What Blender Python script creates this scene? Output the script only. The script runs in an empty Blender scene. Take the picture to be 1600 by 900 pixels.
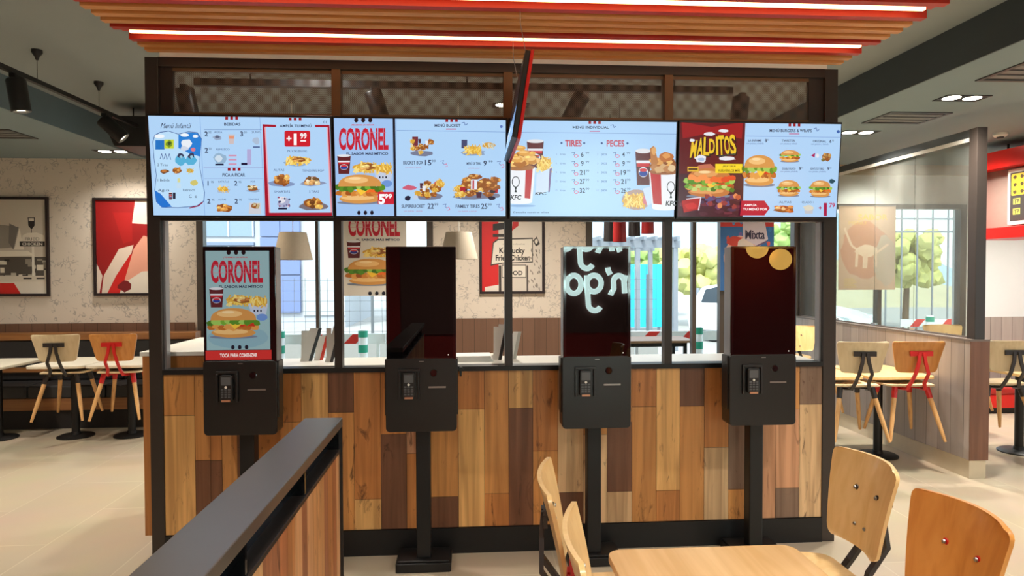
import bpy, bmesh, math, random
import numpy as np
from mathutils import Vector, Matrix, noise as mnoise

random.seed(7)
SC = bpy.context.scene
COL = SC.collection
PI = math.pi

# ------------------------------------------------------------------ camera
F, YAW, PITCH, ROLL = 1029.42, 0.06670, -0.02343, -0.00306
CAM = Vector((0.0, -3.784, 1.62))
_w = Vector((math.sin(YAW) * math.cos(PITCH), math.cos(YAW) * math.cos(PITCH), math.sin(PITCH)))
_r0 = Vector((math.cos(YAW), -math.sin(YAW), 0))
_u0 = _r0.cross(_w)
_r = _r0 * math.cos(ROLL) + _u0 * math.sin(ROLL)
_u = _u0 * math.cos(ROLL) - _r0 * math.sin(ROLL)
cd = bpy.data.cameras.new('camera')
cd.sensor_width = 36
cd.lens = F / 1600 * 36
cd.clip_start = 0.05
cam = bpy.data.objects.new('camera', cd)
COL.objects.link(cam)
mw = Matrix.Identity(4)
for i in range(3):
    mw[i][0] = _r[i]; mw[i][1] = _u[i]; mw[i][2] = -_w[i]; mw[i][3] = CAM[i]
cam.matrix_world = mw
SC.camera = cam


def at(px, py, Y):
    """the point of the plane y = Y that the photograph shows at this pixel"""
    d = _w + _r * ((px - 800) / F) - _u * ((py - 450) / F)
    return CAM + d * ((Y - CAM.y) / d.y)


# ------------------------------------------------------------------ colour and materials
def lin(c):
    out = []
    for v in c[:3]:
        v = v / 255.0
        out.append(v / 12.92 if v <= 0.04045 else ((v + 0.055) / 1.055) ** 2.4)
    return tuple(out) + (1.0,)


MATS = {}


def nodes_of(name):
    m = bpy.data.materials.new(name)
    m.use_nodes = True
    nt = m.node_tree
    return m, nt, nt.nodes['Principled BSDF'], nt.nodes['Material Output']


def M(name, rgb=(128, 128, 128), rough=0.5, metal=0.0, var=0.06, scale=18.0, bump=0.0, spec=0.5, coat=0.0, stretch=(1, 1, 1)):
    """plain painted / plastic / metal surface with a little procedural mottling"""
    if name in MATS:
        return MATS[name]
    m, nt, b, out = nodes_of(name)
    tc = nt.nodes.new('ShaderNodeTexCoord')
    mp = nt.nodes.new('ShaderNodeMapping'); mp.inputs['Scale'].default_value = stretch
    nz = nt.nodes.new('ShaderNodeTexNoise'); nz.inputs['Scale'].default_value = scale; nz.inputs['Detail'].default_value = 3
    mx = nt.nodes.new('ShaderNodeMix'); mx.data_type = 'RGBA'
    c = lin(rgb)
    mx.inputs[6].default_value = tuple(v * (1 - var) for v in c[:3]) + (1,)
    mx.inputs[7].default_value = tuple(min(1, v * (1 + var)) for v in c[:3]) + (1,)
    nt.links.new(tc.outputs['Object'], mp.inputs[0])
    nt.links.new(mp.outputs[0], nz.inputs['Vector'])
    nt.links.new(nz.outputs['Fac'], mx.inputs[0])
    nt.links.new(mx.outputs[2], b.inputs['Base Color'])
    b.inputs['Roughness'].default_value = rough
    b.inputs['Metallic'].default_value = metal
    b.inputs['Specular IOR Level'].default_value = spec
    b.inputs['Coat Weight'].default_value = coat
    if bump:
        bp = nt.nodes.new('ShaderNodeBump'); bp.inputs['Strength'].default_value = bump; bp.inputs['Distance'].default_value = 0.002
        nt.links.new(nz.outputs['Fac'], bp.inputs['Height']); nt.links.new(bp.outputs[0], b.inputs['Normal'])
    MATS[name] = m
    return m


def M_emit(name, rgb, strength):
    if name in MATS:
        return MATS[name]
    m, nt, b, out = nodes_of(name)
    b.inputs['Base Color'].default_value = lin(rgb)
    b.inputs['Emission Color'].default_value = lin(rgb)
    b.inputs['Emission Strength'].default_value = strength
    MATS[name] = m
    return m


def M_wood(name, rgb, rgb2, rough=0.4, axis='z', scale=1.0, attr=False, knots=0.0, coat=0.0):
    """wood with grain along an axis; attr=True takes the plank colour from the 'Col' attribute"""
    if name in MATS:
        return MATS[name]
    m, nt, b, out = nodes_of(name)
    N, L = nt.nodes, nt.links
    tc = N.new('ShaderNodeTexCoord')
    mp = N.new('ShaderNodeMapping')
    s = [34.0 * scale] * 3
    s['xyz'.index(axis)] = 1.6 * scale
    mp.inputs['Scale'].default_value = s
    L.new(tc.outputs['Object'], mp.inputs[0])
    nz = N.new('ShaderNodeTexNoise'); nz.inputs['Scale'].default_value = 1.0; nz.inputs['Detail'].default_value = 5; nz.inputs['Distortion'].default_value = 0.6
    L.new(mp.outputs[0], nz.inputs['Vector'])
    nz2 = N.new('ShaderNodeTexNoise'); nz2.inputs['Scale'].default_value = 3.0; nz2.inputs['Detail'].default_value = 4
    L.new(mp.outputs[0], nz2.inputs['Vector'])
    ramp = N.new('ShaderNodeValToRGB'); ramp.color_ramp.elements[0].position = 0.36; ramp.color_ramp.elements[1].position = 0.64
    L.new(nz.outputs['Fac'], ramp.inputs[0])
    mx = N.new('ShaderNodeMix'); mx.data_type = 'RGBA'
    L.new(ramp.outputs[0], mx.inputs[0])
    if attr:
        at_ = N.new('ShaderNodeAttribute'); at_.attribute_name = 'Col'
        dk = N.new('ShaderNodeMix'); dk.data_type = 'RGBA'; dk.blend_type = 'MULTIPLY'; dk.inputs[0].default_value = 1.0
        dk.inputs[7].default_value = (0.72, 0.66, 0.60, 1)
        L.new(at_.outputs['Color'], dk.inputs[6]); L.new(dk.outputs[2], mx.inputs[6])
        lt = N.new('ShaderNodeMix'); lt.data_type = 'RGBA'; lt.blend_type = 'MULTIPLY'; lt.inputs[0].default_value = 1.0
        lt.inputs[7].default_value = (1.12, 1.10, 1.08, 1)
        L.new(at_.outputs['Color'], lt.inputs[6]); L.new(lt.outputs[2], mx.inputs[7])
    else:
        mx.inputs[6].default_value = lin(rgb2); mx.inputs[7].default_value = lin(rgb)
    last = mx.outputs[2]
    if knots:
        mpk = N.new('ShaderNodeMapping'); sk = [9.0, 9.0, 9.0]; sk['xyz'.index(axis)] = 2.6; mpk.inputs['Scale'].default_value = sk
        L.new(tc.outputs['Object'], mpk.inputs[0])
        vz = N.new('ShaderNodeTexNoise'); vz.inputs['Scale'].default_value = 1.3; vz.inputs['Detail'].default_value = 6; vz.inputs['Roughness'].default_value = 0.65
        vz.inputs['Distortion'].default_value = 1.5
        L.new(mpk.outputs[0], vz.inputs['Vector'])
        kr = N.new('ShaderNodeValToRGB'); kr.color_ramp.elements[0].position = 0.60; kr.color_ramp.elements[1].position = 0.70
        L.new(vz.outputs['Fac'], kr.inputs[0])
        km = N.new('ShaderNodeMath'); km.operation = 'MULTIPLY'; km.inputs[1].default_value = knots
        L.new(kr.outputs[0], km.inputs[0])
        kx = N.new('ShaderNodeMix'); kx.data_type = 'RGBA'; kx.inputs[7].default_value = lin((74, 40, 20))
        L.new(km.outputs[0], kx.inputs[0]); L.new(last, kx.inputs[6])
        last = kx.outputs[2]
    L.new(last, b.inputs['Base Color'])
    bp = N.new('ShaderNodeBump'); bp.inputs['Strength'].default_value = 0.12; bp.inputs['Distance'].default_value = 0.001
    L.new(nz2.outputs['Fac'], bp.inputs['Height']); L.new(bp.outputs[0], b.inputs['Normal'])
    b.inputs['Roughness'].default_value = rough
    b.inputs['Coat Weight'].default_value = coat
    MATS[name] = m
    return m


def M_glass(name, tint=(235, 245, 245), reflect_haze=0.0, rough=0.02, refl=0.10):
    if name in MATS:
        return MATS[name]
    m, nt, b, out = nodes_of(name)
    N, L = nt.nodes, nt.links
    N.remove(b)
    tr = N.new('ShaderNodeBsdfTransparent'); tr.inputs[0].default_value = lin(tint)
    gl = N.new('ShaderNodeBsdfGlossy'); gl.inputs['Roughness'].default_value = rough
    fr = N.new('ShaderNodeLayerWeight'); fr.inputs['Blend'].default_value = refl * 2.2
    mx = N.new('ShaderNodeMixShader')
    L.new(fr.outputs['Fresnel'], mx.inputs[0]); L.new(tr.outputs[0], mx.inputs[1]); L.new(gl.outputs[0], mx.inputs[2])
    last = mx.outputs[0]
    if reflect_haze:  # milky diffuse mix, reflected haze put into the glass itself
        nz = N.new('ShaderNodeTexNoise'); nz.inputs['Scale'].default_value = 2.5
        mm = N.new('ShaderNodeMath'); mm.operation = 'MULTIPLY'; mm.inputs[1].default_value = reflect_haze * 2
        L.new(nz.outputs['Fac'], mm.inputs[0])
        df = N.new('ShaderNodeBsdfDiffuse'); df.inputs[0].default_value = lin((225, 225, 218))
        m2 = N.new('ShaderNodeMixShader')
        L.new(mm.outputs[0], m2.inputs[0]); L.new(last, m2.inputs[1]); L.new(df.outputs[0], m2.inputs[2])
        last = m2.outputs[0]
    L.new(last, out.inputs['Surface'])
    MATS[name] = m
    return m


def M_print(name, rough=0.6, emit=0.0, coat=0.0):
    """a printed sheet (emit=0) or a lit display (emit>0) whose picture is the 'Col' attribute"""
    if name in MATS:
        return MATS[name]
    m, nt, b, out = nodes_of(name)
    a = nt.nodes.new('ShaderNodeAttribute'); a.attribute_name = 'Col'
    b.inputs['Roughness'].default_value = rough
    b.inputs['Coat Weight'].default_value = coat
    if emit:
        b.inputs['Base Color'].default_value = (0.01, 0.01, 0.012, 1)
        nt.links.new(a.outputs['Color'], b.inputs['Emission Color'])
        b.inputs['Emission Strength'].default_value = emit
    else:
        nt.links.new(a.outputs['Color'], b.inputs['Base Color'])
    MATS[name] = m
    return m


# ------------------------------------------------------------------ mesh builder
class MB:
    def __init__(s):
        s.v = []; s.f = []; s.mi = []; s.c = []

    def add(s, verts, faces, mi=0, col=None):
        o = len(s.v)
        s.v += [tuple(p) for p in verts]
        for f in faces:
            s.f.append([o + i for i in f]); s.mi.append(mi); s.c.append(col)
        return s

    def box(s, x0, x1, y0, y1, z0, z1, mi=0, col=None):
        if x0 > x1: x0, x1 = x1, x0
        if y0 > y1: y0, y1 = y1, y0
        if z0 > z1: z0, z1 = z1, z0
        v = [(x0, y0, z0), (x1, y0, z0), (x1, y1, z0), (x0, y1, z0), (x0, y0, z1), (x1, y0, z1), (x1, y1, z1), (x0, y1, z1)]
        return s.add(v, [(0, 3, 2, 1), (4, 5, 6, 7), (0, 1, 5, 4), (1, 2, 6, 5), (2, 3, 7, 6), (3, 0, 4, 7)], mi, col)

    def prism(s, pts, axis, lo, hi, mi=0, col=None):
        """polygon pts in the two other coordinates (in xyz order), extruded along axis from lo to hi"""
        n = len(pts)

        def P(p, t):
            return {'x': (t, p[0], p[1]), 'y': (p[0], t, p[1]), 'z': (p[0], p[1], t)}[axis]
        v = [P(p, lo) for p in pts] + [P(p, hi) for p in pts]
        area = sum(pts[i][0] * pts[(i + 1) % n][1] - pts[(i + 1) % n][0] * pts[i][1] for i in range(n))
        flip = (area > 0) == (axis == 'y')
        fs = [tuple(range(n))[::-1], tuple(range(n, 2 * n))] + [(i, (i + 1) % n, n + (i + 1) % n, n + i) for i in range(n)]
        if flip:
            fs = [f[::-1] for f in fs]
        return s.add(v, fs, mi, col)

    def tube(s, pts, r, n=8, mi=0, col=None, flat=None):
        """swept round (or flat=(w, t) rectangular) bar along a polyline; r may be a list"""
        pts = [Vector(p) for p in pts]
        rs = r if isinstance(r, (list, tuple)) else [r] * len(pts)
        rings = []
        up = Vector((0, 0, 1))
        t0 = (pts[1] - pts[0]).normalized()
        if abs(t0.dot(up)) > 0.95:
            up = Vector((0, 1, 0))
        for i, p in enumerate(pts):
            if i == 0: t = pts[1] - pts[0]
            elif i == len(pts) - 1: t = pts[-1] - pts[-2]
            else: t = (pts[i + 1] - pts[i]).normalized() + (pts[i] - pts[i - 1]).normalized()
            t.normalize()
            a = t.cross(up)
            if a.length < 1e-4: a = t.cross(Vector((1, 0, 0)))
            a.normalize(); b = a.cross(t).normalized(); up = b
            if flat:
                w, h = flat[0] / 2, flat[1] / 2
                rings.append([p + a * w * sx + b * h * sy for sx, sy in ((-1, -1), (1, -1), (1, 1), (-1, 1))])
            else:
                rings.append([p + (a * math.cos(2 * PI * k / n) + b * math.sin(2 * PI * k / n)) * rs[i] for k in range(n)])
        m = len(rings[0])
        v = [q for ring in rings for q in ring]
        fs = []
        for i in range(len(rings) - 1):
            for k in range(m):
                fs.append((i * m + k, i * m + (k + 1) % m, (i + 1) * m + (k + 1) % m, (i + 1) * m + k))
        fs.append(tuple(range(m))[::-1]); fs.append(tuple((len(rings) - 1) * m + k for k in range(m)))
        return s.add(v, fs, mi, col)

    def lathe(s, prof, c=(0, 0, 0), n=24, mi=0, col=None, axis='z'):
        v = []; fs = []
        for (r, z) in prof:
            for k in range(n):
                a = 2 * PI * k / n
                p = (r * math.cos(a), r * math.sin(a), z)
                if axis == 'y': p = (p[0], z, p[1])
                if axis == 'x': p = (z, p[0], p[1])
                v.append((c[0] + p[0], c[1] + p[1], c[2] + p[2]))
        for i in range(len(prof) - 1):
            for k in range(n):
                fs.append((i * n + k, i * n + (k + 1) % n, (i + 1) * n + (k + 1) % n, (i + 1) * n + k))
        if prof[0][0] > 1e-6: fs.append(tuple(range(n))[::-1])
        if prof[-1][0] > 1e-6: fs.append(tuple((len(prof) - 1) * n + k for k in range(n)))
        if axis == 'y': fs = [f[::-1] for f in fs]
        return s.add(v, fs, mi, col)

    def sheet(s, fn, nu, nv, off, mi=0, col=None):
        """closed curved board: fn(u, v) gives one skin (u, v in 0..1), off(p) the offset to the other"""
        A = [[Vector(fn(i / nu, j / nv)) for i in range(nu + 1)] for j in range(nv + 1)]
        B = [[p + Vector(off) for p in row] for row in A]
        v = [p for row in A for p in row] + [p for row in B for p in row]
        W = nu + 1; O = W * (nv + 1)
        fs = []
        for j in range(nv):
            for i in range(nu):
                a = j * W + i
                fs.append((a, a + 1, a + W + 1, a + W)); fs.append((O + a, O + a + W, O + a + W + 1, O + a + 1))
        for i in range(nu):
            fs.append((i, O + i, O + i + 1, i + 1))
            a = nv * W + i
            fs.append((a, a + 1, O + a + 1, O + a))
        for j in range(nv):
            a = j * W
            fs.append((a, a + W, O + a + W, O + a))
            b = j * W + nu
            fs.append((b, O + b, O + b + W, b + W))
        return s.add(v, fs, mi, col)

    def build(s, name, mats, parent=None, loc=None, smooth=False, bevel=0.0, seg=2, recalc=True):
        me = bpy.data.meshes.new(name)
        me.from_pydata(s.v, [], s.f)
        if not isinstance(mats, (list, tuple)): mats = [mats]
        for m in mats: me.materials.append(m)
        me.polygons.foreach_set('material_index', s.mi)
        if any(c is not None for c in s.c):
            ca = me.color_attributes.new('Col', 'FLOAT_COLOR', 'CORNER')
            buf = []
            for f, c in zip(s.f, s.c):
                buf += list(c or (0.5, 0.5, 0.5, 1)) * len(f)
            ca.data.foreach_set('color', buf)
        me.update()
        if recalc:
            bm = bmesh.new(); bm.from_mesh(me); bmesh.ops.recalc_face_normals(bm, faces=bm.faces); bm.to_mesh(me); bm.free()
        if smooth:
            me.polygons.foreach_set('use_smooth', [True] * len(me.polygons))
            try: me.set_sharp_from_angle(angle=math.radians(40))
            except Exception: pass
        o = bpy.data.objects.new(name, me)
        COL.objects.link(o)
        if parent is not None: o.parent = parent
        if loc is not None: o.location = loc
        if bevel:
            bv = o.modifiers.new('bevel', 'BEVEL'); bv.width = bevel; bv.segments = seg; bv.limit_method = 'ANGLE'; bv.angle_limit = math.radians(40)
        return o


def tag(o, label=None, cat=None, group=None, kind=None):
    if label: o['label'] = label
    if cat: o['category'] = cat
    if group: o['group'] = group
    if kind: o['kind'] = kind
    return o


def thing(name, label, cat, loc=(0, 0, 0), rz=0.0, group=None, rx=0.0):
    e = bpy.data.objects.new(name, None)
    e.empty_display_size = 0.1
    COL.objects.link(e)
    e.location = loc; e.rotation_euler = (rx, 0, rz)
    return tag(e, label, cat, group)


def copy_tree(o, parent=None):
    c = o.copy(); COL.objects.link(c); c.parent = parent
    for ch in list(o.children):
        copy_tree(ch, c)
    return c


def struct(o, kind='structure'):
    o['kind'] = kind
    return o


def rrect(x0, x1, y0, y1, r, n=5):
    pts = []
    for cx, cy, a0 in ((x1 - r, y1 - r, 0), (x0 + r, y1 - r, PI / 2), (x0 + r, y0 + r, PI), (x1 - r, y0 + r, 1.5 * PI)):
        for k in range(n + 1):
            a = a0 + PI / 2 * k / n
            pts.append((cx + r * math.cos(a), cy + r * math.sin(a)))
    return pts


# ------------------------------------------------------------------ flat pictures: displays, posters, labels
_TXT = {}


def text_shape(s, bold=0.0):
    key = (s, bold)
    if key in _TXT: return _TXT[key]
    cu = bpy.data.curves.new('lettering', 'FONT')
    cu.body = s; cu.size = 1.0; cu.offset = bold; cu.resolution_u = 3; cu.fill_mode = 'FRONT'
    o = bpy.data.objects.new('lettering', cu)
    COL.objects.link(o)
    bpy.context.view_layer.update()
    ev = o.evaluated_get(bpy.context.evaluated_depsgraph_get())
    me = ev.to_mesh()
    v = [(p.co.x, p.co.y) for p in me.vertices]
    f = [tuple(p.vertices) for p in me.polygons]
    ev.to_mesh_clear()
    bpy.data.objects.remove(o); bpy.data.curves.remove(cu)
    xs = [p[0] for p in v] or [0, 1]; ys = [p[1] for p in v] or [0, 1]
    _TXT[key] = (v, f, min(xs), max(xs), min(ys), max(ys))
    return _TXT[key]


class Paint:
    """a picture drawn as thin coloured faces, in the pixel coordinates of a quad (tl, tr, br, bl); the sheet is W x H, facing -y"""
    STEP = 4e-5

    def __init__(s, quad, W, H, bg):
        s.W, s.H = W, H
        src = quad
        dst = [(0, H), (W, H), (W, 0), (0, 0)]
        A = []; b = []
        for (x, y), (X, Y) in zip(src, dst):
            A.append([x, y, 1, 0, 0, 0, -X * x, -X * y]); b.append(X)
            A.append([0, 0, 0, x, y, 1, -Y * x, -Y * y]); b.append(Y)
        h = np.linalg.solve(np.array(A, float), np.array(b, float))
        s.h = list(h) + [1.0]
        s.mb = MB(); s.layer = 0
        s.rnd = random.Random(3)
        s._poly([(0, 0), (W, 0), (W, H), (0, H)], bg)

    def mp(s, p):
        h = s.h; x, y = p
        d = h[6] * x + h[7] * y + 1
        return ((h[0] * x + h[1] * y + h[2]) / d, (h[3] * x + h[4] * y + h[5]) / d)

    def _poly(s, pts, col):
        W, H = s.W, s.H
        pts = clip(pts, W, H)
        if len(pts) < 3: return
        y = -s.layer * s.STEP; s.layer += 1
        v = [(p[0] - W / 2, y, p[1]) for p in pts]
        a = sum(pts[i][0] * pts[(i + 1) % len(pts)][1] - pts[(i + 1) % len(pts)][0] * pts[i][1] for i in range(len(pts)))
        f = list(range(len(pts)))
        if a < 0: f = f[::-1]
        s.mb.add(v, [f], 0, lin(col))

    def poly(s, pts, col): s._poly([s.mp(p) for p in pts], col)

    def rect(s, x0, y0, x1, y1, col): s.poly([(x0, y0), (x1, y0), (x1, y1), (x0, y1)], col)

    def frame(s, x0, y0, x1, y1, w, col):
        s.rect(x0, y0, x1, y0 + w, col); s.rect(x0, y1 - w, x1, y1, col); s.rect(x0, y0, x0 + w, y1, col); s.rect(x1 - w, y0, x1, y1, col)

    def ell(s, cx, cy, rx, ry, col, n=18, a0=0, a1=2 * PI):
        full = abs(a1 - a0 - 2 * PI) < 1e-6
        s.poly([(cx + rx * math.cos(a0 + (a1 - a0) * k / n), cy + ry * math.sin(a0 + (a1 - a0) * k / n)) for k in range(n if full else n + 1)], col)

    def blob(s, cx, cy, rx, ry, col, n=11, j=0.22):
        R = s.rnd
        s.poly([(cx + rx * (1 + R.uniform(-j, j)) * math.cos(2 * PI * k / n), cy + ry * (1 + R.uniform(-j, j)) * math.sin(2 * PI * k / n)) for k in range(n)], col)

    def line(s, pts, w, col):
        for (x0, y0), (x1, y1) in zip(pts, pts[1:]):
            d = math.hypot(x1 - x0, y1 - y0) or 1
            nx, ny = -(y1 - y0) / d * w / 2, (x1 - x0) / d * w / 2
            s.poly([(x0 + nx, y0 + ny), (x1 + nx, y1 + ny), (x1 - nx, y1 - ny), (x0 - nx, y0 - ny)], col)

    def text(s, x, y, h, body, col, w=None, bold=0.0, align='c', rot=0.0, slant=0.0):
        """x: centre (or left / right end), y: centre line, h: letter height, w: forces the width"""
        v, f, x0, x1, y0, y1 = text_shape(body, bold)
        if not v: return
        cap = max(y1 - max(y0, 0), 0.3)
        sy = h / cap
        sx = sy if w is None else w / max(x1 - x0, 1e-3)
        Wd = (x1 - x0) * sx
        left = {'c': -Wd / 2, 'l': 0, 'r': -Wd}[align]
        ca, sa = math.cos(rot), math.sin(rot)
        pts = []
        for (px, py) in v:
            a = left + (px - x0) * sx + slant * py * sy; b = -(py - cap / 2) * sy
            pts.append(s.mp((x + a * ca - b * sa, y + a * sa + b * ca)))
        yy = -s.layer * s.STEP; s.layer += 1
        s.mb.add([(p[0] - s.W / 2, yy, p[1]) for p in pts], f, 0, lin(col))

    def script(s, pts, w, col): s.line(pts, w, col)

    # food pictures
    def fries(s, cx, cy, w, h, n=26, cols=((242, 205, 95), (228, 178, 66), (250, 222, 130))):
        R = s.rnd
        s.blob(cx, cy, w * 0.45, h * 0.4, (214, 160, 60))
        for _ in range(n):
            a = R.uniform(-0.9, 0.9); L = R.uniform(0.35, 0.6) * h; x = cx + R.uniform(-0.42, 0.42) * w; y = cy + R.uniform(-0.3, 0.35) * h
            dx, dy = math.sin(a) * L / 2, -math.cos(a) * L / 2
            s.line([(x - dx, y - dy), (x + dx, y + dy)], max(w, h) * 0.06, R.choice(cols))

    def chicken(s, cx, cy, w, h, n=9, cols=((196, 128, 58), (222, 160, 84), (166, 98, 42), (236, 186, 108), (142, 78, 34))):
        R = s.rnd
        s.blob(cx, cy, w * 0.46, h * 0.42, (150, 88, 40))
        for _ in range(n):
            x, y = cx + R.uniform(-0.36, 0.36) * w, cy + R.uniform(-0.34, 0.3) * h
            c = R.choice(cols); rx, ry = w * R.uniform(0.1, 0.2), h * R.uniform(0.12, 0.22)
            s.blob(x, y, rx, ry, c); s.blob(x - rx * 0.25, y - ry * 0.3, rx * 0.45, ry * 0.35, tuple(min(255, int(v * 1.2)) for v in c))

    def burger(s, cx, cy, w, h, dark=False):
        R = s.rnd
        hw = w / 2
        bun, bun2 = ((214, 150, 78), (240, 192, 124)) if not dark else ((196, 120, 62), (226, 160, 96))
        s.ell(cx, cy + h * 0.46, hw * 0.95, h * 0.06, (120, 130, 150))
        s.blob(cx, cy + h * 0.34, hw * 0.86, h * 0.15, bun, 20, 0.04); s.blob(cx - hw * 0.1, cy + h * 0.31, hw * 0.7, h * 0.08, bun2, 16, 0.06)
        for k in range(9):
            s.blob(cx - hw * 0.85 + 1.7 * hw * k / 8, cy + h * 0.18 + R.uniform(-1, 1) * h * 0.02, hw * 0.17, h * 0.09, R.choice([(188, 108, 40), (210, 132, 56), (162, 84, 32), (224, 156, 76)]))
        for k in range(4):
            s.blob(cx + hw * (0.15 + 0.2 * k), cy + h * 0.1, hw * 0.16, h * 0.06, R.choice([(222, 66, 30), (238, 110, 40), (200, 50, 28)]))
        s.poly([(cx - hw * 0.2, cy + h * 0.04), (cx + hw * 0.4, cy + h * 0.05), (cx + hw * 0.05, cy + h * 0.24)], (250, 200, 62))
        for k in range(11):
            x = cx - hw * 0.92 + 1.84 * hw * k / 10
            s.blob(x, cy + R.uniform(-0.03, 0.06) * h, hw * 0.15, h * 0.09, R.choice([(118, 172, 54), (88, 142, 40), (160, 202, 92), (72, 120, 34)]))
        top = [(cx - hw * 0.9, cy - h * 0.03)] + [(cx - hw * 0.9 * math.cos(PI * k / 14), cy - h * 0.03 - h * 0.36 * math.sin(PI * k / 14) ** 0.8) for k in range(1, 14)] + [(cx + hw * 0.9, cy - h * 0.03)]
        s.poly(top, bun)
        s.ell(cx - hw * 0.15, cy - h * 0.22, hw * 0.5, h * 0.1, bun2)
        s.ell(cx - hw * 0.2, cy - h * 0.27, hw * 0.25, h * 0.04, (250, 216, 160))

    def cup(s, cx, y0, y1, w):
        s.poly([(cx - w / 2, y0), (cx + w / 2, y0), (cx + w * 0.4, y1), (cx - w * 0.4, y1)], (96, 36, 40))
        s.ell(cx, y0, w / 2, (y1 - y0) * 0.07, (226, 226, 230))
        h = y1 - y0
        s.rect(cx - w * 0.44, y0 + h * 0.28, cx + w * 0.44, y0 + h * 0.36, (232, 232, 238))
        s.rect(cx - w * 0.40, y0 + h * 0.36, cx + w * 0.40, y0 + h * 0.46, (200, 40, 50))
        s.ell(cx, y0 + h * 0.62, w * 0.3, h * 0.15, (232, 232, 240)); s.ell(cx, y0 + h * 0.66, w * 0.27, h * 0.09, (40, 62, 150)); s.ell(cx, y0 + h * 0.56, w * 0.25, h * 0.05, (205, 46, 56))

    def bucket(s, cx, y0, y1, w, letters=True, stripe=(-0.1, 0.3), emblem=0.0):
        h = y1 - y0
        tw, bw = w / 2, w * 0.40
        s.poly([(cx - tw, y0), (cx + tw, y0), (cx + bw, y1)] + [(cx + bw * math.cos(PI * k / 8), y1 + h * 0.06 * math.sin(PI * k / 8)) for k in range(1, 8)] + [(cx - bw, y1)], (238, 240, 246))
        a, b = stripe
        s.poly([(cx + tw * a * 2, y0), (cx + tw * b * 2, y0), (cx + bw * b * 2, y1 - h * 0.1), (cx + bw * a * 2, y1 - h * 0.12)], (190, 36, 44))
        if letters:
            ex = cx + emblem * w
            s.ell(ex, y0 + h * 0.42, w * 0.13, h * 0.16, (30, 32, 44)); s.ell(ex, y0 + h * 0.42, w * 0.105, h * 0.135, (238, 240, 246))
            s.poly([(ex - w * 0.05, y0 + h * 0.56), (ex + w * 0.05, y0 + h * 0.56), (ex + w * 0.015, y0 + h * 0.64), (ex + w * 0.04, y0 + h * 0.72), (ex - w * 0.04, y0 + h * 0.72), (ex - w * 0.015, y0 + h * 0.64)], (24, 26, 34))
            s.text(ex, y0 + h * 0.86, h * 0.13, 'KFC', (20, 22, 30), w=w * 0.34, bold=0.03, slant=0.15)

    def marks(s, cx, y, w, h, col=(150, 24, 36)):
        for k in (-1, 0, 1): s.rect(cx + k * w - w * 0.28, y, cx + k * w + w * 0.28, y + h, col)

    def done(s, name, mat, parent=None, loc=None):
        return s.mb.build(name, mat, parent, loc, recalc=False)


def clip(pts, W, H):
    for ax, lim, sg in ((0, 0, 1), (0, W, -1), (1, 0, 1), (1, H, -1)):
        out = []
        n = len(pts)
        for i in range(n):
            a, b = pts[i], pts[(i + 1) % n]
            da, db = sg * (a[ax] - lim), sg * (b[ax] - lim)
            if da >= 0: out.append(a)
            if (da > 0 and db < 0) or (da < 0 and db > 0):
                t = da / (da - db)
                out.append((a[0] + (b[0] - a[0]) * t, a[1] + (b[1] - a[1]) * t))
        pts = out
        if len(pts) < 3: return []
    return pts
# ------------------------------------------------------------------ shared materials
ceil_m = M('ceiling_paint', (142, 150, 149), 0.8, var=0.03, scale=3)
ceil_cool = M('ceiling_board', (128, 146, 150), 0.75, var=0.03, scale=3)
soffit_m = M('soffit_paint', (62, 70, 74), 0.7, var=0.04, scale=3)
dark_frame = M('dark_frame_metal', (50, 42, 38), 0.42, 0.25, var=0.05)
bronze = M('bronze_metal', (104, 78, 54), 0.4, 0.4, var=0.06)
black_pl = M('black_plastic', (24, 22, 22), 0.38, var=0.05)
black_mt = M('black_powder_coat', (22, 21, 21), 0.45, 0.2, var=0.06)
black_gl = M('black_gloss', (14, 14, 16), 0.07, var=0.02, coat=0.4)
silver = M('silver_metal', (150, 150, 152), 0.35, 0.7, var=0.04)
white_pl = M('white_laminate', (232, 228, 218), 0.35, var=0.02)
cream = M('cream_laminate', (236, 226, 204), 0.4, var=0.02)
red_mt = M('red_powder_coat', (196, 28, 26), 0.4, var=0.05)
red_pl = M('red_lacquer', (214, 26, 20), 0.3, var=0.03)
white_pt = M('white_wall_paint', (226, 228, 228), 0.7, var=0.02, scale=4)
grey_pt = M('grey_wall_paint', (196, 200, 204), 0.7, var=0.02, scale=4)
ply = M_wood('birch_plywood', (230, 194, 138), (218, 178, 118), 0.34, 'z', 0.7, coat=0.15)
ply_or = M_wood('honey_plywood', (208, 142, 70), (190, 122, 54), 0.34, 'z', 0.7, coat=0.15)
ply_pale = M_wood('pale_plywood', (222, 200, 162), (210, 186, 146), 0.36, 'z', 0.7, coat=0.1)
ply_edge = M('plywood_edge', (240, 208, 150), 0.4, var=0.08, scale=60)
leg_wood = M_wood('beech_leg', (224, 176, 116), (206, 154, 94), 0.4, 'z', 1.4)
table_wood = M_wood('oak_table_top', (230, 190, 138), (214, 170, 114), 0.3, 'y', 0.55, coat=0.2)
wains_m = M_wood('walnut_wainscot', (112, 82, 64), (92, 66, 52), 0.45, 'z', 0.8)
bench_wood = M_wood('bench_oak', (160, 106, 58), (136, 86, 46), 0.4, 'x', 0.7)
station_wood = M_wood('station_oak', (190, 124, 66), (166, 104, 50), 0.4, 'z', 0.6, knots=0.4)
cushion_m = M('charcoal_leather', (44, 42, 42), 0.5, var=0.12, scale=9, bump=0.2)


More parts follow.
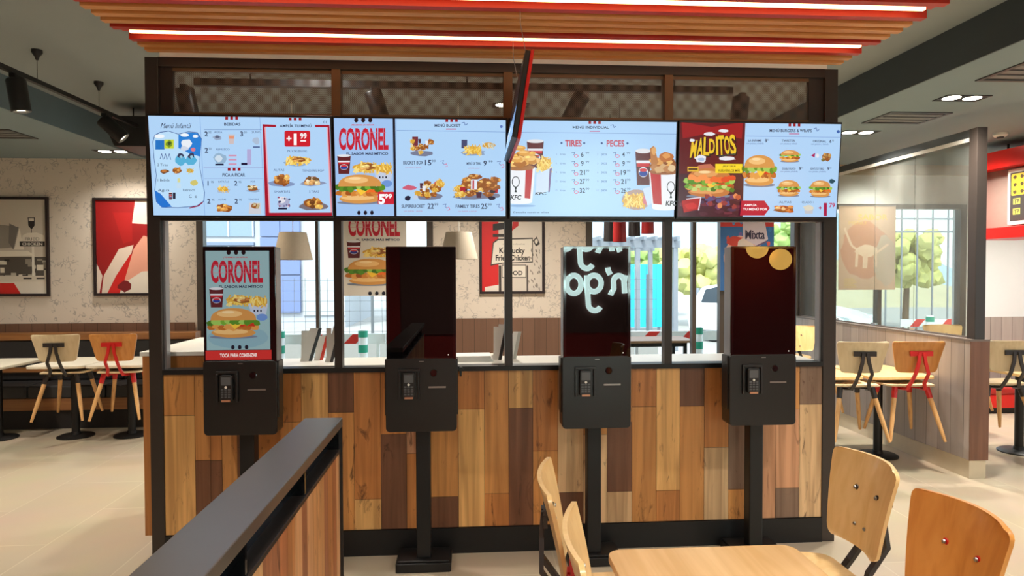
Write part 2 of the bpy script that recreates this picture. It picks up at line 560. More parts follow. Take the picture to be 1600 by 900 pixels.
def floor_material():
    m, nt, b, out = nodes_of('beige_floor_tile')
    N, L = nt.nodes, nt.links
    tc = N.new('ShaderNodeTexCoord'); mp = N.new('ShaderNodeMapping'); mp.inputs['Rotation'].default_value = (0, 0, PI / 2)
    mp.inputs['Location'].default_value = (0.3, 0.12, 0)
    br = N.new('ShaderNodeTexBrick'); br.inputs['Scale'].default_value = 1.0
    br.inputs['Brick Width'].default_value = 1.2; br.inputs['Row Height'].default_value = 0.6
    br.inputs['Mortar Size'].default_value = 0.004; br.offset = 0.5
    br.inputs['Color1'].default_value = lin((186, 171, 147)); br.inputs['Color2'].default_value = lin((178, 163, 140)); br.inputs['Mortar'].default_value = lin((196, 184, 160))
    nz = N.new('ShaderNodeTexNoise'); nz.inputs['Scale'].default_value = 2.2; nz.inputs['Detail'].default_value = 5
    mx = N.new('ShaderNodeMix'); mx.data_type = 'RGBA'; mx.blend_type = 'OVERLAY'; mx.inputs[0].default_value = 0.12
    L.new(tc.outputs['Object'], mp.inputs[0]); L.new(mp.outputs[0], br.inputs['Vector']); L.new(tc.outputs['Object'], nz.inputs['Vector'])
    L.new(br.outputs['Color'], mx.inputs[6]); L.new(nz.outputs['Color'], mx.inputs[7]); L.new(mx.outputs[2], b.inputs['Base Color'])
    b.inputs['Roughness'].default_value = 0.3
    return m


def wallpaper_material():
    m, nt, b, out = nodes_of('leaf_wallpaper')
    N, L = nt.nodes, nt.links
    tc = N.new('ShaderNodeTexCoord')
    nz = N.new('ShaderNodeTexNoise'); nz.inputs['Scale'].default_value = 5.5; nz.inputs['Detail'].default_value = 2
    wm = N.new('ShaderNodeMix'); wm.data_type = 'RGBA'; wm.blend_type = 'LINEAR_LIGHT'; wm.inputs[0].default_value = 0.22
    L.new(tc.outputs['Object'], nz.inputs['Vector']); L.new(tc.outputs['Object'], wm.inputs[6]); L.new(nz.outputs['Color'], wm.inputs[7])
    vo = N.new('ShaderNodeTexVoronoi'); vo.feature = 'DISTANCE_TO_EDGE'; vo.inputs['Scale'].default_value = 13.0
    L.new(wm.outputs[2], vo.inputs['Vector'])
    r1 = N.new('ShaderNodeValToRGB'); r1.color_ramp.elements[0].position = 0.03; r1.color_ramp.elements[0].color = (1, 1, 1, 1); r1.color_ramp.elements[1].position = 0.075; r1.color_ramp.elements[1].color = (0, 0, 0, 1)
    L.new(vo.outputs['Distance'], r1.inputs[0])
    n2 = N.new('ShaderNodeTexNoise'); n2.inputs['Scale'].default_value = 11.0; n2.inputs['Detail'].default_value = 2
    L.new(tc.outputs['Object'], n2.inputs['Vector'])
    r2 = N.new('ShaderNodeValToRGB'); r2.color_ramp.elements[0].position = 0.50; r2.color_ramp.elements[1].position = 0.55
    L.new(n2.outputs['Fac'], r2.inputs[0])
    mu = N.new('ShaderNodeMath'); mu.operation = 'MULTIPLY'
    L.new(r1.outputs[0], mu.inputs[0]); L.new(r2.outputs[0], mu.inputs[1])
    m3 = N.new('ShaderNodeMath'); m3.operation = 'MULTIPLY'; m3.inputs[1].default_value = 0.5
    L.new(mu.outputs[0], m3.inputs[0])
    mx = N.new('ShaderNodeMix'); mx.data_type = 'RGBA'; mx.inputs[6].default_value = lin((214, 200, 184)); mx.inputs[7].default_value = lin((112, 106, 104))
    L.new(m3.outputs[0], mx.inputs[0]); L.new(mx.outputs[2], b.inputs['Base Color'])
    b.inputs['Roughness'].default_value = 0.75
    return m


def plank_wall_material(name, c1, c2):
    """vertical boards of about 14 cm, grain along z (for faces along x or y)"""
    m, nt, b, out = nodes_of(name)
    N, L = nt.nodes, nt.links
    tc = N.new('ShaderNodeTexCoord')
    sp = N.new('ShaderNodeSeparateXYZ'); L.new(tc.outputs['Object'], sp.inputs[0])
    ad = N.new('ShaderNodeMath'); ad.operation = 'ADD'; L.new(sp.outputs[0], ad.inputs[0]); L.new(sp.outputs[1], ad.inputs[1])
    dv = N.new('ShaderNodeMath'); dv.operation = 'DIVIDE'; dv.inputs[1].default_value = 0.14; L.new(ad.outputs[0], dv.inputs[0])
    fl = N.new('ShaderNodeMath'); fl.operation = 'FLOOR'; L.new(dv.outputs[0], fl.inputs[0])
    wn = N.new('ShaderNodeTexWhiteNoise'); wn.noise_dimensions = '1D'; L.new(fl.outputs[0], wn.inputs['W'])
    fr = N.new('ShaderNodeMath'); fr.operation = 'FRACT'; L.new(dv.outputs[0], fr.inputs[0])
    gp = N.new('ShaderNodeMath'); gp.operation = 'LESS_THAN'; gp.inputs[1].default_value = 0.03; L.new(fr.outputs[0], gp.inputs[0])
    mp = N.new('ShaderNodeMapping'); mp.inputs['Scale'].default_value = (30, 30, 1.6); L.new(tc.outputs['Object'], mp.inputs[0])
    nz = N.new('ShaderNodeTexNoise'); nz.inputs['Scale'].default_value = 1.0; nz.inputs['Detail'].default_value = 5; L.new(mp.outputs[0], nz.inputs['Vector'])
    av = N.new('ShaderNodeMath'); av.operation = 'MULTIPLY_ADD'; av.inputs[1].default_value = 0.5; L.new(wn.outputs['Value'], av.inputs[0])
    hv = N.new('ShaderNodeMath'); hv.operation = 'MULTIPLY'; hv.inputs[1].default_value = 0.5; L.new(nz.outputs['Fac'], hv.inputs[0]); L.new(hv.outputs[0], av.inputs[2])
    mx = N.new('ShaderNodeMix'); mx.data_type = 'RGBA'; mx.inputs[6].default_value = lin(c1); mx.inputs[7].default_value = lin(c2); L.new(av.outputs[0], mx.inputs[0])
    m2 = N.new('ShaderNodeMix'); m2.data_type = 'RGBA'; m2.inputs[7].default_value = lin(tuple(v * 0.55 for v in c1)); L.new(gp.outputs[0], m2.inputs[0]); L.new(mx.outputs[2], m2.inputs[6])
    L.new(m2.outputs[2], b.inputs['Base Color'])
    b.inputs['Roughness'].default_value = 0.45
    return m


wallpaper = wallpaper_material()
grey_plank = plank_wall_material('grey_wood_boards', (132, 121, 115), (184, 172, 164))
brown_plank = plank_wall_material('brown_wood_boards', (96, 68, 52), (128, 94, 74))
floor_m = floor_material()
pane_m = M_glass('window_glass', (244, 250, 250), refl=0.05)

# ------------------------------------------------------------------ the room
YB = 3.87          # face of the back wall
YF = -6.7          # wall behind the photographer
XL, XR = -8.0, 8.0
ZC, ZL = 3.16, 2.90
SXL, SXR = -3.58, 3.08

struct(MB().box(XL, XR, YF, YB + 0.2, -0.06, 0).build('floor', floor_m))
struct(MB().box(SXL, SXR, YF, YB + 0.2, ZC, ZC + 0.1).build('ceiling', ceil_m))
struct(MB().box(XL, SXL, YF, YB + 0.2, ZL, ZC + 0.1, 0).build('ceiling_left', ceil_cool))
struct(MB().box(SXR, XR, YF, YB + 0.2, ZL, ZC + 0.1, 0).build('ceiling_right', ceil_cool))
# dark painted faces of the two drops
struct(MB().box(SXL, SXL + 0.012, YF, YB, ZL, ZC).build('trim_1', M('drop_paint', (98, 116, 124), 0.7, var=0.03)))
struct(MB().box(SXR - 0.012, SXR, YF, YB, ZL, ZC).build('trim_2', soffit_m))
struct(MB().box(XL - 0.15, XL, YF, YB + 0.2, 0, ZL).build('wall_left', wallpaper))
wr = MB()
WR0, WR1 = -5.6, -1.2
wr.box(XR, XR + 0.15, YF, WR0, 0, ZL); wr.box(XR, XR + 0.15, WR1, YB + 0.2, 0, ZL); wr.box(XR, XR + 0.15, WR0, WR1, 0, 0.15); wr.box(XR, XR + 0.15, WR0, WR1, 2.6, ZL)
struct(wr.build('wall_right', white_pt))
struct(MB().box(XL - 0.15, XR + 0.15, YF - 0.15, YF, 0, ZC).build('wall_front', M('oxblood_wall_paint', (176, 36, 30), 0.6, var=0.05)))

WIN = [(-3.03, -0.42), (1.40, 3.95), (4.11, 6.04)]
ZS, ZH = 0.12, 2.43
b = MB()
paper_spans = [(XL - 0.15, WIN[0][0]), (WIN[0][1], WIN[1][0])]
for x0, x1 in paper_spans: b.box(x0, x1, YB, YB + 0.2, 0, ZC)
b.box(WIN[0][0], WIN[0][1], YB, YB + 0.2, ZH, ZC)
b.box(WIN[0][0], WIN[0][1], YB, YB + 0.2, 0, ZS)
struct(b.build('wall_back', wallpaper))
b = MB()
b.box(WIN[1][0], WIN[2][1], YB, YB + 0.2, ZH, ZC); b.box(WIN[1][0], WIN[2][1], YB, YB + 0.2, 0, ZS)
b.box(WIN[2][1], XR + 0.15, YB, YB + 0.2, 0, ZC)
struct(b.build('wall_back_right', white_pt))
struct(MB().box(WIN[1][1], WIN[2][0], YB - 0.03, YB + 0.2, ZS, ZH).build('pillar', dark_frame))
struct(MB().box(3.2, 6.9, YB - 0.02, YB, 2.78, 2.90).build('trim_3', M('beige_trim', (186, 172, 148), 0.7)))
# wainscot
struct(MB().box(XL, WIN[0][0] - 0.05, YB - 0.02, YB, 0, 1.07).build('trim_4', brown_plank))
struct(MB().box(WIN[0][1] + 0.05, WIN[1][0] - 0.05, YB - 0.02, YB, 0, 1.09).build('trim_5', brown_plank))
struct(MB().box(WIN[2][1] + 0.06, XR, YB - 0.02, YB, 0, 1.06).build('trim_6', grey_plank))

win_frame = M('window_frame_metal', (84, 76, 70), 0.4, 0.3)
mull = [[(-1.72, 0.035)], [(2.68, 0.045), (3.05, 0.12)], [(4.97, 0.05)]]
for k, (x0, x1) in enumerate(WIN):
    f = MB(); w = 0.055; y0, y1 = YB - 0.01, YB + 0.09
    f.box(x0 - 0.02, x0 + w, y0, y1, ZS, ZH); f.box(x1 - w, x1 + 0.02, y0, y1, ZS, ZH)
    f.box(x0 + w, x1 - w, y0, y1, ZH - w, ZH); f.box(x0 + w, x1 - w, y0, y1, ZS, ZS + w)
    for c, mw_ in mull[k]: f.box(c - mw_ / 2, c + mw_ / 2, y0 + 0.01, y1, ZS + w, ZH - w)
    fo = struct(f.build('window_%d' % (k + 1), win_frame))
    p = struct(MB().box(x0 + 0.03, x1 - 0.03, YB + 0.04, YB + 0.046, ZS + 0.03, ZH - 0.03).build('pane', pane_m, fo))

f = MB()
f.box(XR, XR + 0.1, WR0, WR0 + 0.06, 0.15, 2.6); f.box(XR, XR + 0.1, WR1 - 0.06, WR1, 0.15, 2.6); f.box(XR, XR + 0.1, WR0, WR1, 2.54, 2.6); f.box(XR, XR + 0.1, WR0, WR1, 0.15, 0.21)
for k in (1, 2): f.box(XR + 0.01, XR + 0.09, WR0 + 4.4 / 3 * k - 0.03, WR0 + 4.4 / 3 * k + 0.03, 0.21, 2.54)
fo = struct(f.build('window_4', win_frame))  # unseen window, added for daylight fill and reflections from the right
struct(MB().box(XR + 0.05, XR + 0.056, WR0 + 0.03, WR1 - 0.03, 0.18, 2.57).build('pane', pane_m, fo))

# ------------------------------------------------------------------ slatted raft with two light strips
raft = thing('slatted_ceiling_raft', 'hanging raft of red and oak slats with two glowing strips above the menu boards', 'ceiling raft', (0, 0, 2.84))
slat_oak = M_wood('oak_slat', (232, 160, 92), (214, 138, 72), 0.45, 'x', 0.8)
slat_red = M('red_slat', (190, 48, 28), 0.45, var=0.06)
led_m = M_emit('led_diffuser', (255, 206, 146), 5.5)
ys = [-0.018 - 0.0852 * k for k in range(21)]
pat = 'OORrRORROOO'   # from the divider towards the camera; lower case = with light strip
seq = ['O', 'O', 'R', 'E', 'R', 'O', 'O', 'O', 'R', 'E', 'R', 'O', 'O', 'O', 'R', 'E', 'R', 'O', 'O', 'R', 'O']
for yk, s in zip(ys, seq):
    xa, xb = -1.752 + random.uniform(-0.006, 0.006), 2.205 + random.uniform(-0.008, 0.008)
    if s == 'E':
        MB().box(xa, xb, yk - 0.022, yk + 0.022, 0.024, 0.12).build('slat', slat_red, raft)
        MB().box(xa + 0.045, xb - 0.05, yk - 0.010, yk + 0.010, 0.010, 0.024).build('led_strip', led_m, raft)
    else:
        sl = MB().box(xa, xb, yk - 0.021, yk + 0.021, 0, 0.12).build('slat', slat_oak if s == 'O' else slat_red, raft)
for x in (-1.3, 0.2, 1.8):
    MB().box(x - 0.02, x + 0.02, ys[-1], ys[0], 0.12, 0.15).build('carrier_rail', black_mt, raft)
    for y in (-1.4, -0.3):
        MB().tube([(x, y, 0.15), (x, y, ZC - 2.84)], 0.004, 6).build('hanger_rod', black_mt, raft)

# ------------------------------------------------------------------ the divider with patchwork wood base
div = thing('menu_board_divider', 'tall dark framed divider with patchwork wood base and mesh transom behind the kiosks', 'divider', (0, 0, 0))
X0, X0i, X1i, X1 = -1.774, -1.702, 2.110, 2.189
post_m = M('post_paint', (54, 46, 41), 0.4, 0.15, var=0.05)
MB().box(X0, X0i, 0, 0.10, 0, 2.815).build('post', post_m, div, bevel=0.003)
MB().box(X1i, X1, 0, 0.10, 0, 2.815).build('post', post_m, div, bevel=0.003)
MB().box(X0i, X1i, 0.0, 0.10, 2.765, 2.815).build('header_beam', post_m, div)
MB().box(X0i + 0.01, X1i + 0.01, 0.0, 0.03, 2.816, 2.842).build('pale_top_strip', M('cream_strip', (236, 230, 216), 0.5), div)
MB().box(X0i, X1i, 0.0, 0.05, 1.915, 2.50).build('screen_backing_panel', dark_frame, div)
MB().box(X0i, X1i, -0.006, 0.09, 1.055, 1.083).build('sill_rail', black_mt, div)
lg_ = thing('serving_ledge', 'pale ledge running behind the divider just under its openings', 'ledge', (0, 0.091, 1.083))
MB().box(-1.40, X1i, 0.0, 0.36, -0.028, 0.0).build('board', white_pl, lg_, bevel=0.003)
for x in (-1.2, 0.3, 1.9): MB().prism([(0.0, -0.25), (0.30, -0.028), (0.0, -0.028)], 'x', x - 0.015, x + 0.015).build('bracket', black_mt, lg_)
for x in (-0.735, 0.233, 1.170):
    MB().box(x - 0.022, x + 0.022, 0.0, 0.06, 1.083, 1.915).build('mullion', dark_frame, div)
    MB().box(x - 0.026, x + 0.026, -0.004, 0.07, 2.50, 2.765).build('transom_mullion', bronze, div, bevel=0.003)
for xx, sgn in ((X0i, 1), (X1i, -1)):
    MB().box(xx, xx + sgn * 0.012, 0.025, 0.075, 1.083, 1.915).build('side_channel', silver, div)

PO, PO2, PL, PT, PD, PG, PP = (200, 140, 78), (188, 124, 66), (216, 168, 104), (210, 174, 130), (116, 76, 52), (128, 102, 84), (192, 142, 106)
PX = [(262, 304, [(577, 650, PO), (650, 850, PL)]), (304, 328, [(577, 720, PO), (720, 850, PD)]), (328, 346, [(577, 720, PO2), (720, 850, PD)]),
      (346, 370, [(577, 850, PO)]), (370, 402, [(577, 700, PD), (700, 850, PD)]), (402, 437, [(577, 850, PO2)]), (437, 471, [(577, 660, PO2), (660, 850, PO)]),
      (471, 513, [(577, 662, PL), (662, 850, PO)]), (513, 553, [(577, 645, PD), (645, 850, PO)]), (553, 595, [(577, 781, PO2), (781, 850, PL)]),
      (595, 635, [(577, 679, PO2), (679, 850, PD)]), (635, 672, [(577, 709, PP), (709, 850, PO2)]), (672, 716, [(572, 777, PO), (777, 850, PD)]),
      (716, 757, [(572, 640, PO2), (640, 850, PL)]), (757, 795, [(572, 772, PO), (772, 850, PO2)]), (795, 833, [(572, 638, PL), (638, 850, PD)]),
      (833, 872, [(572, 705, PO2), (705, 850, PO)]), (872, 912, [(572, 770, PT), (770, 850, PD)]), (912, 949, [(572, 680, PO), (680, 850, PT)]),
      (949, 988, [(572, 660, PO), (660, 769, PD), (769, 850, PT)]), (988, 1026, [(572, 636, PO2), (636, 850, PO)]), (1026, 1063, [(570, 767, PL), (767, 850, PO2)]),
      (1063, 1101, [(570, 635, PD), (635, 850, PO)]), (1101, 1139, [(570, 700, PO2), (700, 850, PT)]), (1139, 1174, [(570, 765, PG), (765, 850, PO)]),
      (1174, 1213, [(570, 850, PP)]), (1213, 1250, [(570, 640, PO), (640, 763, PP), (763, 850, PG)]), (1250, 1290, [(570, 632, PG), (632, 850, PT)])]
b = MB()
ZB, ZT = 0.148, 1.055
for k, (xa, xb, cells) in enumerate(PX):
    Xa = X0i if k == 0 else at(xa, 700, 0).x
    Xb = X1i if k == len(PX) - 1 else at(xb, 700, 0).x
    for j, (ya, yb, c) in enumerate(cells):
        za = ZT if j == 0 else at((xa + xb) / 2, ya, 0).z
        zb = ZB if j == len(cells) - 1 else at((xa + xb) / 2, yb, 0).z
        jit = random.uniform(0.95, 1.05)
        b.box(Xa + 0.0012, Xb - 0.0012, 0.008, 0.03, zb + 0.0012, za - 0.0012, 0, lin(tuple(min(255, v * jit) for v in c)))
clad = M_wood('patchwork_oak', (0, 0, 0), (0, 0, 0), 0.42, 'z', 0.7, attr=True, knots=0.85)
b.build('wood_cladding', clad, div)
MB().box(X0i, X1i, 0.012, 0.09, 0.145, 1.055).build('base_core', black_mt, div)
MB().box(X0i, X1i, -0.004, 0.09, 0.0, 0.146).build('kickboard', black_mt, div)


def mesh_material():
    m, nt, bs, out = nodes_of('perforated_metal')
    N, L = nt.nodes, nt.links
    tc = N.new('ShaderNodeTexCoord')
    sp = N.new('ShaderNodeSeparateXYZ'); L.new(tc.outputs['Object'], sp.inputs[0])

    def wave(src, pitch, ph=0.0):
        a = N.new('ShaderNodeMath'); a.operation = 'MULTIPLY_ADD'; a.inputs[1].default_value = 2 * PI / pitch; a.inputs[2].default_value = ph; L.new(src, a.inputs[0])
        c = N.new('ShaderNodeMath'); c.operation = 'COSINE'; L.new(a.outputs[0], c.inputs[0])
        return c.outputs[0]

    def op(o, a, b_):
        n = N.new('ShaderNodeMath'); n.operation = o
        if hasattr(a, 'links'): L.new(a, n.inputs[0])
        else: n.inputs[0].default_value = a
        if hasattr(b_, 'links'): L.new(b_, n.inputs[1])
        else: n.inputs[1].default_value = b_
        return n.outputs[0]
    fine = op('MULTIPLY', wave(sp.outputs[0], 0.011), wave(sp.outputs[2], 0.011))
    big = op('MULTIPLY', wave(sp.outputs[0], 0.086), wave(sp.outputs[2], 0.10))
    lim = op('MULTIPLY_ADD', big, -0.42)
    lim.node.inputs[2].default_value = -0.06
    hole = op('GREATER_THAN', fine, lim)
    tr = N.new('ShaderNodeBsdfTransparent')
    bs.inputs['Base Color'].default_value = lin((98, 86, 76)); bs.inputs['Metallic'].default_value = 0.2; bs.inputs['Roughness'].default_value = 0.5
    mx = N.new('ShaderNodeMixShader'); L.new(hole, mx.inputs[0]); L.new(bs.outputs[0], mx.inputs[1]); L.new(tr.outputs[0], mx.inputs[2])
    L.new(mx.outputs[0], out.inputs['Surface'])
    return m


mesh_m = mesh_material()
xs = [X0i, -0.735, 0.233, 1.170, X1i]
for k in range(4):
    a, c = xs[k] + (0.07 if k == 0 else 0.026), xs[k + 1] - (0.09 if k == 3 else 0.026)
    MB().box(a, c, 0.030, 0.032, 2.50, 2.765).build('mesh_panel', mesh_m, div)
    fr = MB()
    fr.box(a, c, 0.02, 0.045, 2.745, 2.765); fr.box(a, c, 0.02, 0.045, 2.50, 2.518)
    fr.build('mesh_edge', bronze, div)
MB().box(X0i, X0i + 0.07, 0.02, 0.05, 2.50, 2.765).build('end_plate', dark_frame, div)
MB().box(X1i - 0.09, X1i, 0.02, 0.05, 2.50, 2.765).build('end_plate', dark_frame, div)

# ------------------------------------------------------------------ lights on rails and in the ceilings
lamp_face = M_emit('spot_glow', (255, 240, 205), 12.0)
dl_face = M_emit('downlight_glow', (255, 244, 220), 14.0)


def spot(loc, target, power, size=95, blend=0.9, col=(1.0, 0.86, 0.68), rad=0.05):
    L_ = bpy.data.lights.new('spot_light', 'SPOT'); L_.energy = power; L_.spot_size = math.radians(size); L_.spot_blend = blend
    L_.color = col; L_.shadow_soft_size = rad
    o = bpy.data.objects.new('spot_light', L_); COL.objects.link(o); o.location = loc
    o.rotation_euler = (Vector(target) - Vector(loc)).to_track_quat('-Z', 'Y').to_euler()
    return o


def make_spotlight(label, loc, lean, group, drop=0.10):
    """track head: adapter, yoke, can with glowing lens; loc is the underside of the rail"""
    t = thing('track_spotlight', label, 'spotlight', loc, 0, group)
    MB().box(-0.02, 0.02, -0.05, 0.05, -0.025, 0).build('adapter', black_mt, t, bevel=0.004)
    MB().tube([(0, 0, -0.02), (0.02, 0, -drop * 0.6), (0, 0, -drop)], 0.008, 8).build('yoke', black_mt, t)
    d = Vector(lean).normalized()
    c = Vector((0, 0, -drop))
    q = d.to_track_quat('Z', 'Y').to_matrix()
    can = MB(); can.lathe([(0.052, -0.045), (0.058, -0.035), (0.058, 0.165), (0.05, 0.17), (0.047, 0.15)], (0, 0, 0), 24)
    can.v = [tuple(q @ Vector(p) + c) for p in can.v]
    can.build('can', black_pl, t, smooth=True)
    le = MB(); le.lathe([(0.0, 0.148), (0.047, 0.148), (0.047, 0.152), (0.0, 0.152)], (0, 0, 0), 20)
    le.v = [tuple(q @ Vector(p) + c) for p in le.v]
    le.build('lens', lamp_face, t)
    return t


tr = thing('lighting_track', 'long black lighting rail hung on wires under the left ceiling', 'lighting rail', (-2.95, 0.8, 2.925))
MB().box(-0.017, 0.017, -4.2, 1.85, 0, 0.03).build('rail', black_mt, tr)
for y in (-2.6, -1.3, 0.19, 0.95):
    MB().tube([(0, y, 0.03), (0, y, 0.20)], 0.0015, 5).build('wire', black_mt, tr)
    MB().lathe([(0.008, 0.165), (0.016, 0.19), (0.034, 0.215), (0.034, 0.235)], (0, y, 0), 16).build('ceiling_cup', black_pl, tr, smooth=True)
g1 = 'spotlights on the left rail'
make_spotlight('black spotlight with glowing lens hanging from the rail at the far left', (-2.95, 0.78, 2.925), (0.12, 0.05, -1), g1, 0.07)
make_spotlight('black spotlight tipped sideways on the left rail beside the dark ceiling box', (-2.95, 1.86, 2.925), (0.75, 0.25, -0.75), g1, 0.07)
spot((-2.93, 0.79, 2.68), (-2.6, 1.2, 0), 180)
spot((-2.75, 1.95, 2.72), (-1.4, 2.4, 0.2), 90)

bx0, bx1 = at(178, 228, 2.35), at(262, 228, 2.35)
hu = thing('ceiling_unit', 'dark box unit hung under the ceiling beside the left post', 'ceiling unit', ((bx0.x + bx1.x) / 2, 2.6, bx0.z))
w2 = (bx1.x - bx0.x) / 2
MB().prism([(-w2, 0.0), (w2, 0.0), (w2, 0.27), (-w2 - 0.05, 0.27), (-w2 - 0.07, 0.16)], 'y', -0.25, 0.25).build('housing', M('charcoal_housing', (30, 30, 31), 0.5), hu, bevel=0.006)
for sx in (-w2 + 0.05, w2 - 0.05):
    MB().tube([(sx, 0, 0.27), (sx, 0, ZC - bx0.z)], 0.006, 6).build('hanger_rod', black_mt, hu)

tr2 = thing('lighting_track', 'dark lighting rail running behind the perforated transom', 'lighting rail', (0, 0.62, 2.83))
MB().box(-1.75, 1.80, -0.02, 0.02, 0, 0.045).build('rail', black_mt, tr2)
for x in (-1.4, 0.0, 1.4): MB().tube([(x, 0, 0.045), (x, 0, ZC - 2.83)], 0.006, 6).build('hanger_rod', black_mt, tr2)
g2 = 'spotlights behind the mesh transom'
for px, lean, lb in ((290, (0.1, 0.2, -1), 'dark spotlight behind the leftmost mesh panel above the drinks and desserts menu'),
                     (585, (0.3, 0.2, -1), 'dark tilted spotlight behind the second mesh panel above the bucket menu'),
                     (905, (-0.4, 0.5, -0.8), 'dark spotlight behind the third mesh panel right of the hanging display'),
                     (1157, (0.0, 0.25, -1), 'dark upright spotlight behind the rightmost mesh panel')):
    s = make_spotlight(lb, (at(px, 130, 0.62).x, 0.62, 2.83), lean, g2, 0.06)

frame_blk = M('downlight_frame', (26, 26, 26), 0.5)


def make_downlight():
    t = thing('downlight', '', 'downlight')
    fr = MB()
    for a in ((-0.17, 0.17, -0.085, -0.072), (-0.17, 0.17, 0.072, 0.085), (-0.17, -0.157, -0.072, 0.072), (0.157, 0.17, -0.072, 0.072), (-0.008, 0.008, -0.072, 0.072)):
        fr.box(a[0], a[1], a[2], a[3], -0.006, 0.0)
    fr.build('frame', frame_blk, t)
    MB().box(-0.157, 0.157, -0.072, 0.072, -0.002, 0.0).build('backing', frame_blk, t)
    for x in (-0.08, 0.08):
        MB().lathe([(0.0, -0.005), (0.055, -0.005), (0.06, -0.002)], (x, 0, 0), 20).build('lamp', dl_face, t)
    return t


dl0 = make_downlight(); used = False
DLG = 'recessed twin downlights'
for (x, y, z, rz, lab, P) in (
        (3.648, 0.883, ZL, 0.0, 'twin downlight in black frame, nearer of two in the right ceiling', 130),
        (3.587, 2.089, ZL, 0.0, 'twin downlight in black frame beside the square grille near the right post', 110),
        (-3.70, 3.40, ZL, 0.0, 'twin downlight in the low left ceiling above the wallpapered wall', 40),
        (4.783, 2.411, ZL, 0.0, 'small downlight seen through the upper glass of the right screen', 90),
        (4.723, 3.392, ZL, 0.0, 'downlight near the back wall seen through the glass screen', 60),
        (-4.6, 1.6, ZL, 0.0, 'added fill downlight beyond the left edge of the picture above the bench', 90),  # this and the next five: unseen downlights added as general fill
        (-5.5, -1.5, ZL, 0.0, 'added fill downlight over the left aisle', 130),
        (-1.9, -2.3, ZC, 0.0, 'added fill downlight above the queue rail', 85),
        (1.9, -2.3, ZC, 0.0, 'added fill downlight above the near table', 90),
        (0.0, -4.6, ZC, 0.0, 'added fill downlight over the entrance area', 260),
        (3.9, -2.0, ZL, 0.0, 'added fill downlight over the right aisle', 150),
        (0.4, 2.3, ZC, 0.0, 'downlight behind the divider above the back aisle', 190),
        (6.4, 2.5, ZL, 0.0, 'added fill downlight above the low red bench at far right', 150),  # added to brighten the white wall at far right
        (-1.0, 0.36, ZC, 0.0, 'added fill downlight behind the divider near the left window', 60)):  # added to lift the light behind the divider
    d = dl0 if not used else copy_tree(dl0)
    used = True
    d.location = (x, y, z); d.rotation_euler.z = rz
    tag(d, lab, 'downlight', DLG)
    spot((x, y, z - 0.03), (x, y, 0), P * 2.6, 145, 1.0, (1.0, 0.94, 0.85), 0.09)

# ceiling grilles and small ceiling devices
vent_m = M('vent_grey', (120, 122, 120), 0.6)


def make_vent():
    t = thing('ceiling_vent', '', 'ceiling vent')
    f = MB()
    for a in ((-0.26, 0.26, -0.2, -0.17), (-0.26, 0.26, 0.17, 0.2), (-0.26, -0.23, -0.17, 0.17), (0.23, 0.26, -0.17, 0.17)): f.box(*a, -0.008, 0)
    f.build('frame', M('vent_frame', (70, 72, 72), 0.5), t)
    MB().box(-0.23, 0.23, -0.17, 0.17, -0.001, 0).build('backing', frame_blk, t)
    s = MB()
    for y in (-0.10, 0.0, 0.10): s.box(-0.23, 0.23, y - 0.032, y + 0.032, -0.006, -0.002)
    s.build('louvre', vent_m, t)
    return t


v0 = make_vent()
v0.location = (3.646, 1.508, ZL); tag(v0, 'square grey ceiling grille between the two right downlights', 'ceiling vent', 'ceiling vents')
v1 = copy_tree(v0); v1.location = (3.66, 0.25, ZL); tag(v1, 'grey ceiling grille cut by the right picture edge, nearest of the two', 'ceiling vent', 'ceiling vents')
v2 = copy_tree(v0); v2.location = (-4.3, 2.55, ZL); tag(v2, 'grey ceiling grille in the low ceiling at far left', 'ceiling vent', 'ceiling vents')
sd = thing('smoke_detector', 'round pale smoke detector on the dark ceiling right of the glass screen post', 'smoke detector', (4.936, 2.046, ZL))
MB().lathe([(0.06, 0.0), (0.06, -0.02), (0.045, -0.035), (0.0, -0.035)], n=24).build('housing', white_pl, sd, smooth=True)
MB().lathe([(0.03, -0.035), (0.026, -0.05), (0.0, -0.05)], n=20).build('sensor', M('sensor_grey', (90, 92, 92), 0.5), sd, smooth=True)
# ------------------------------------------------------------------ the four menu screens
BLUE = (176, 212, 247)
INK = (42, 48, 78)
WINE = (150, 24, 40)
RED = (205, 32, 48)
LITE = (206, 230, 252)
screen_m = M_print('lit_display', emit=1.0, rough=0.2)
DARKBEZ = M('screen_bezel', (20, 20, 22), 0.35)


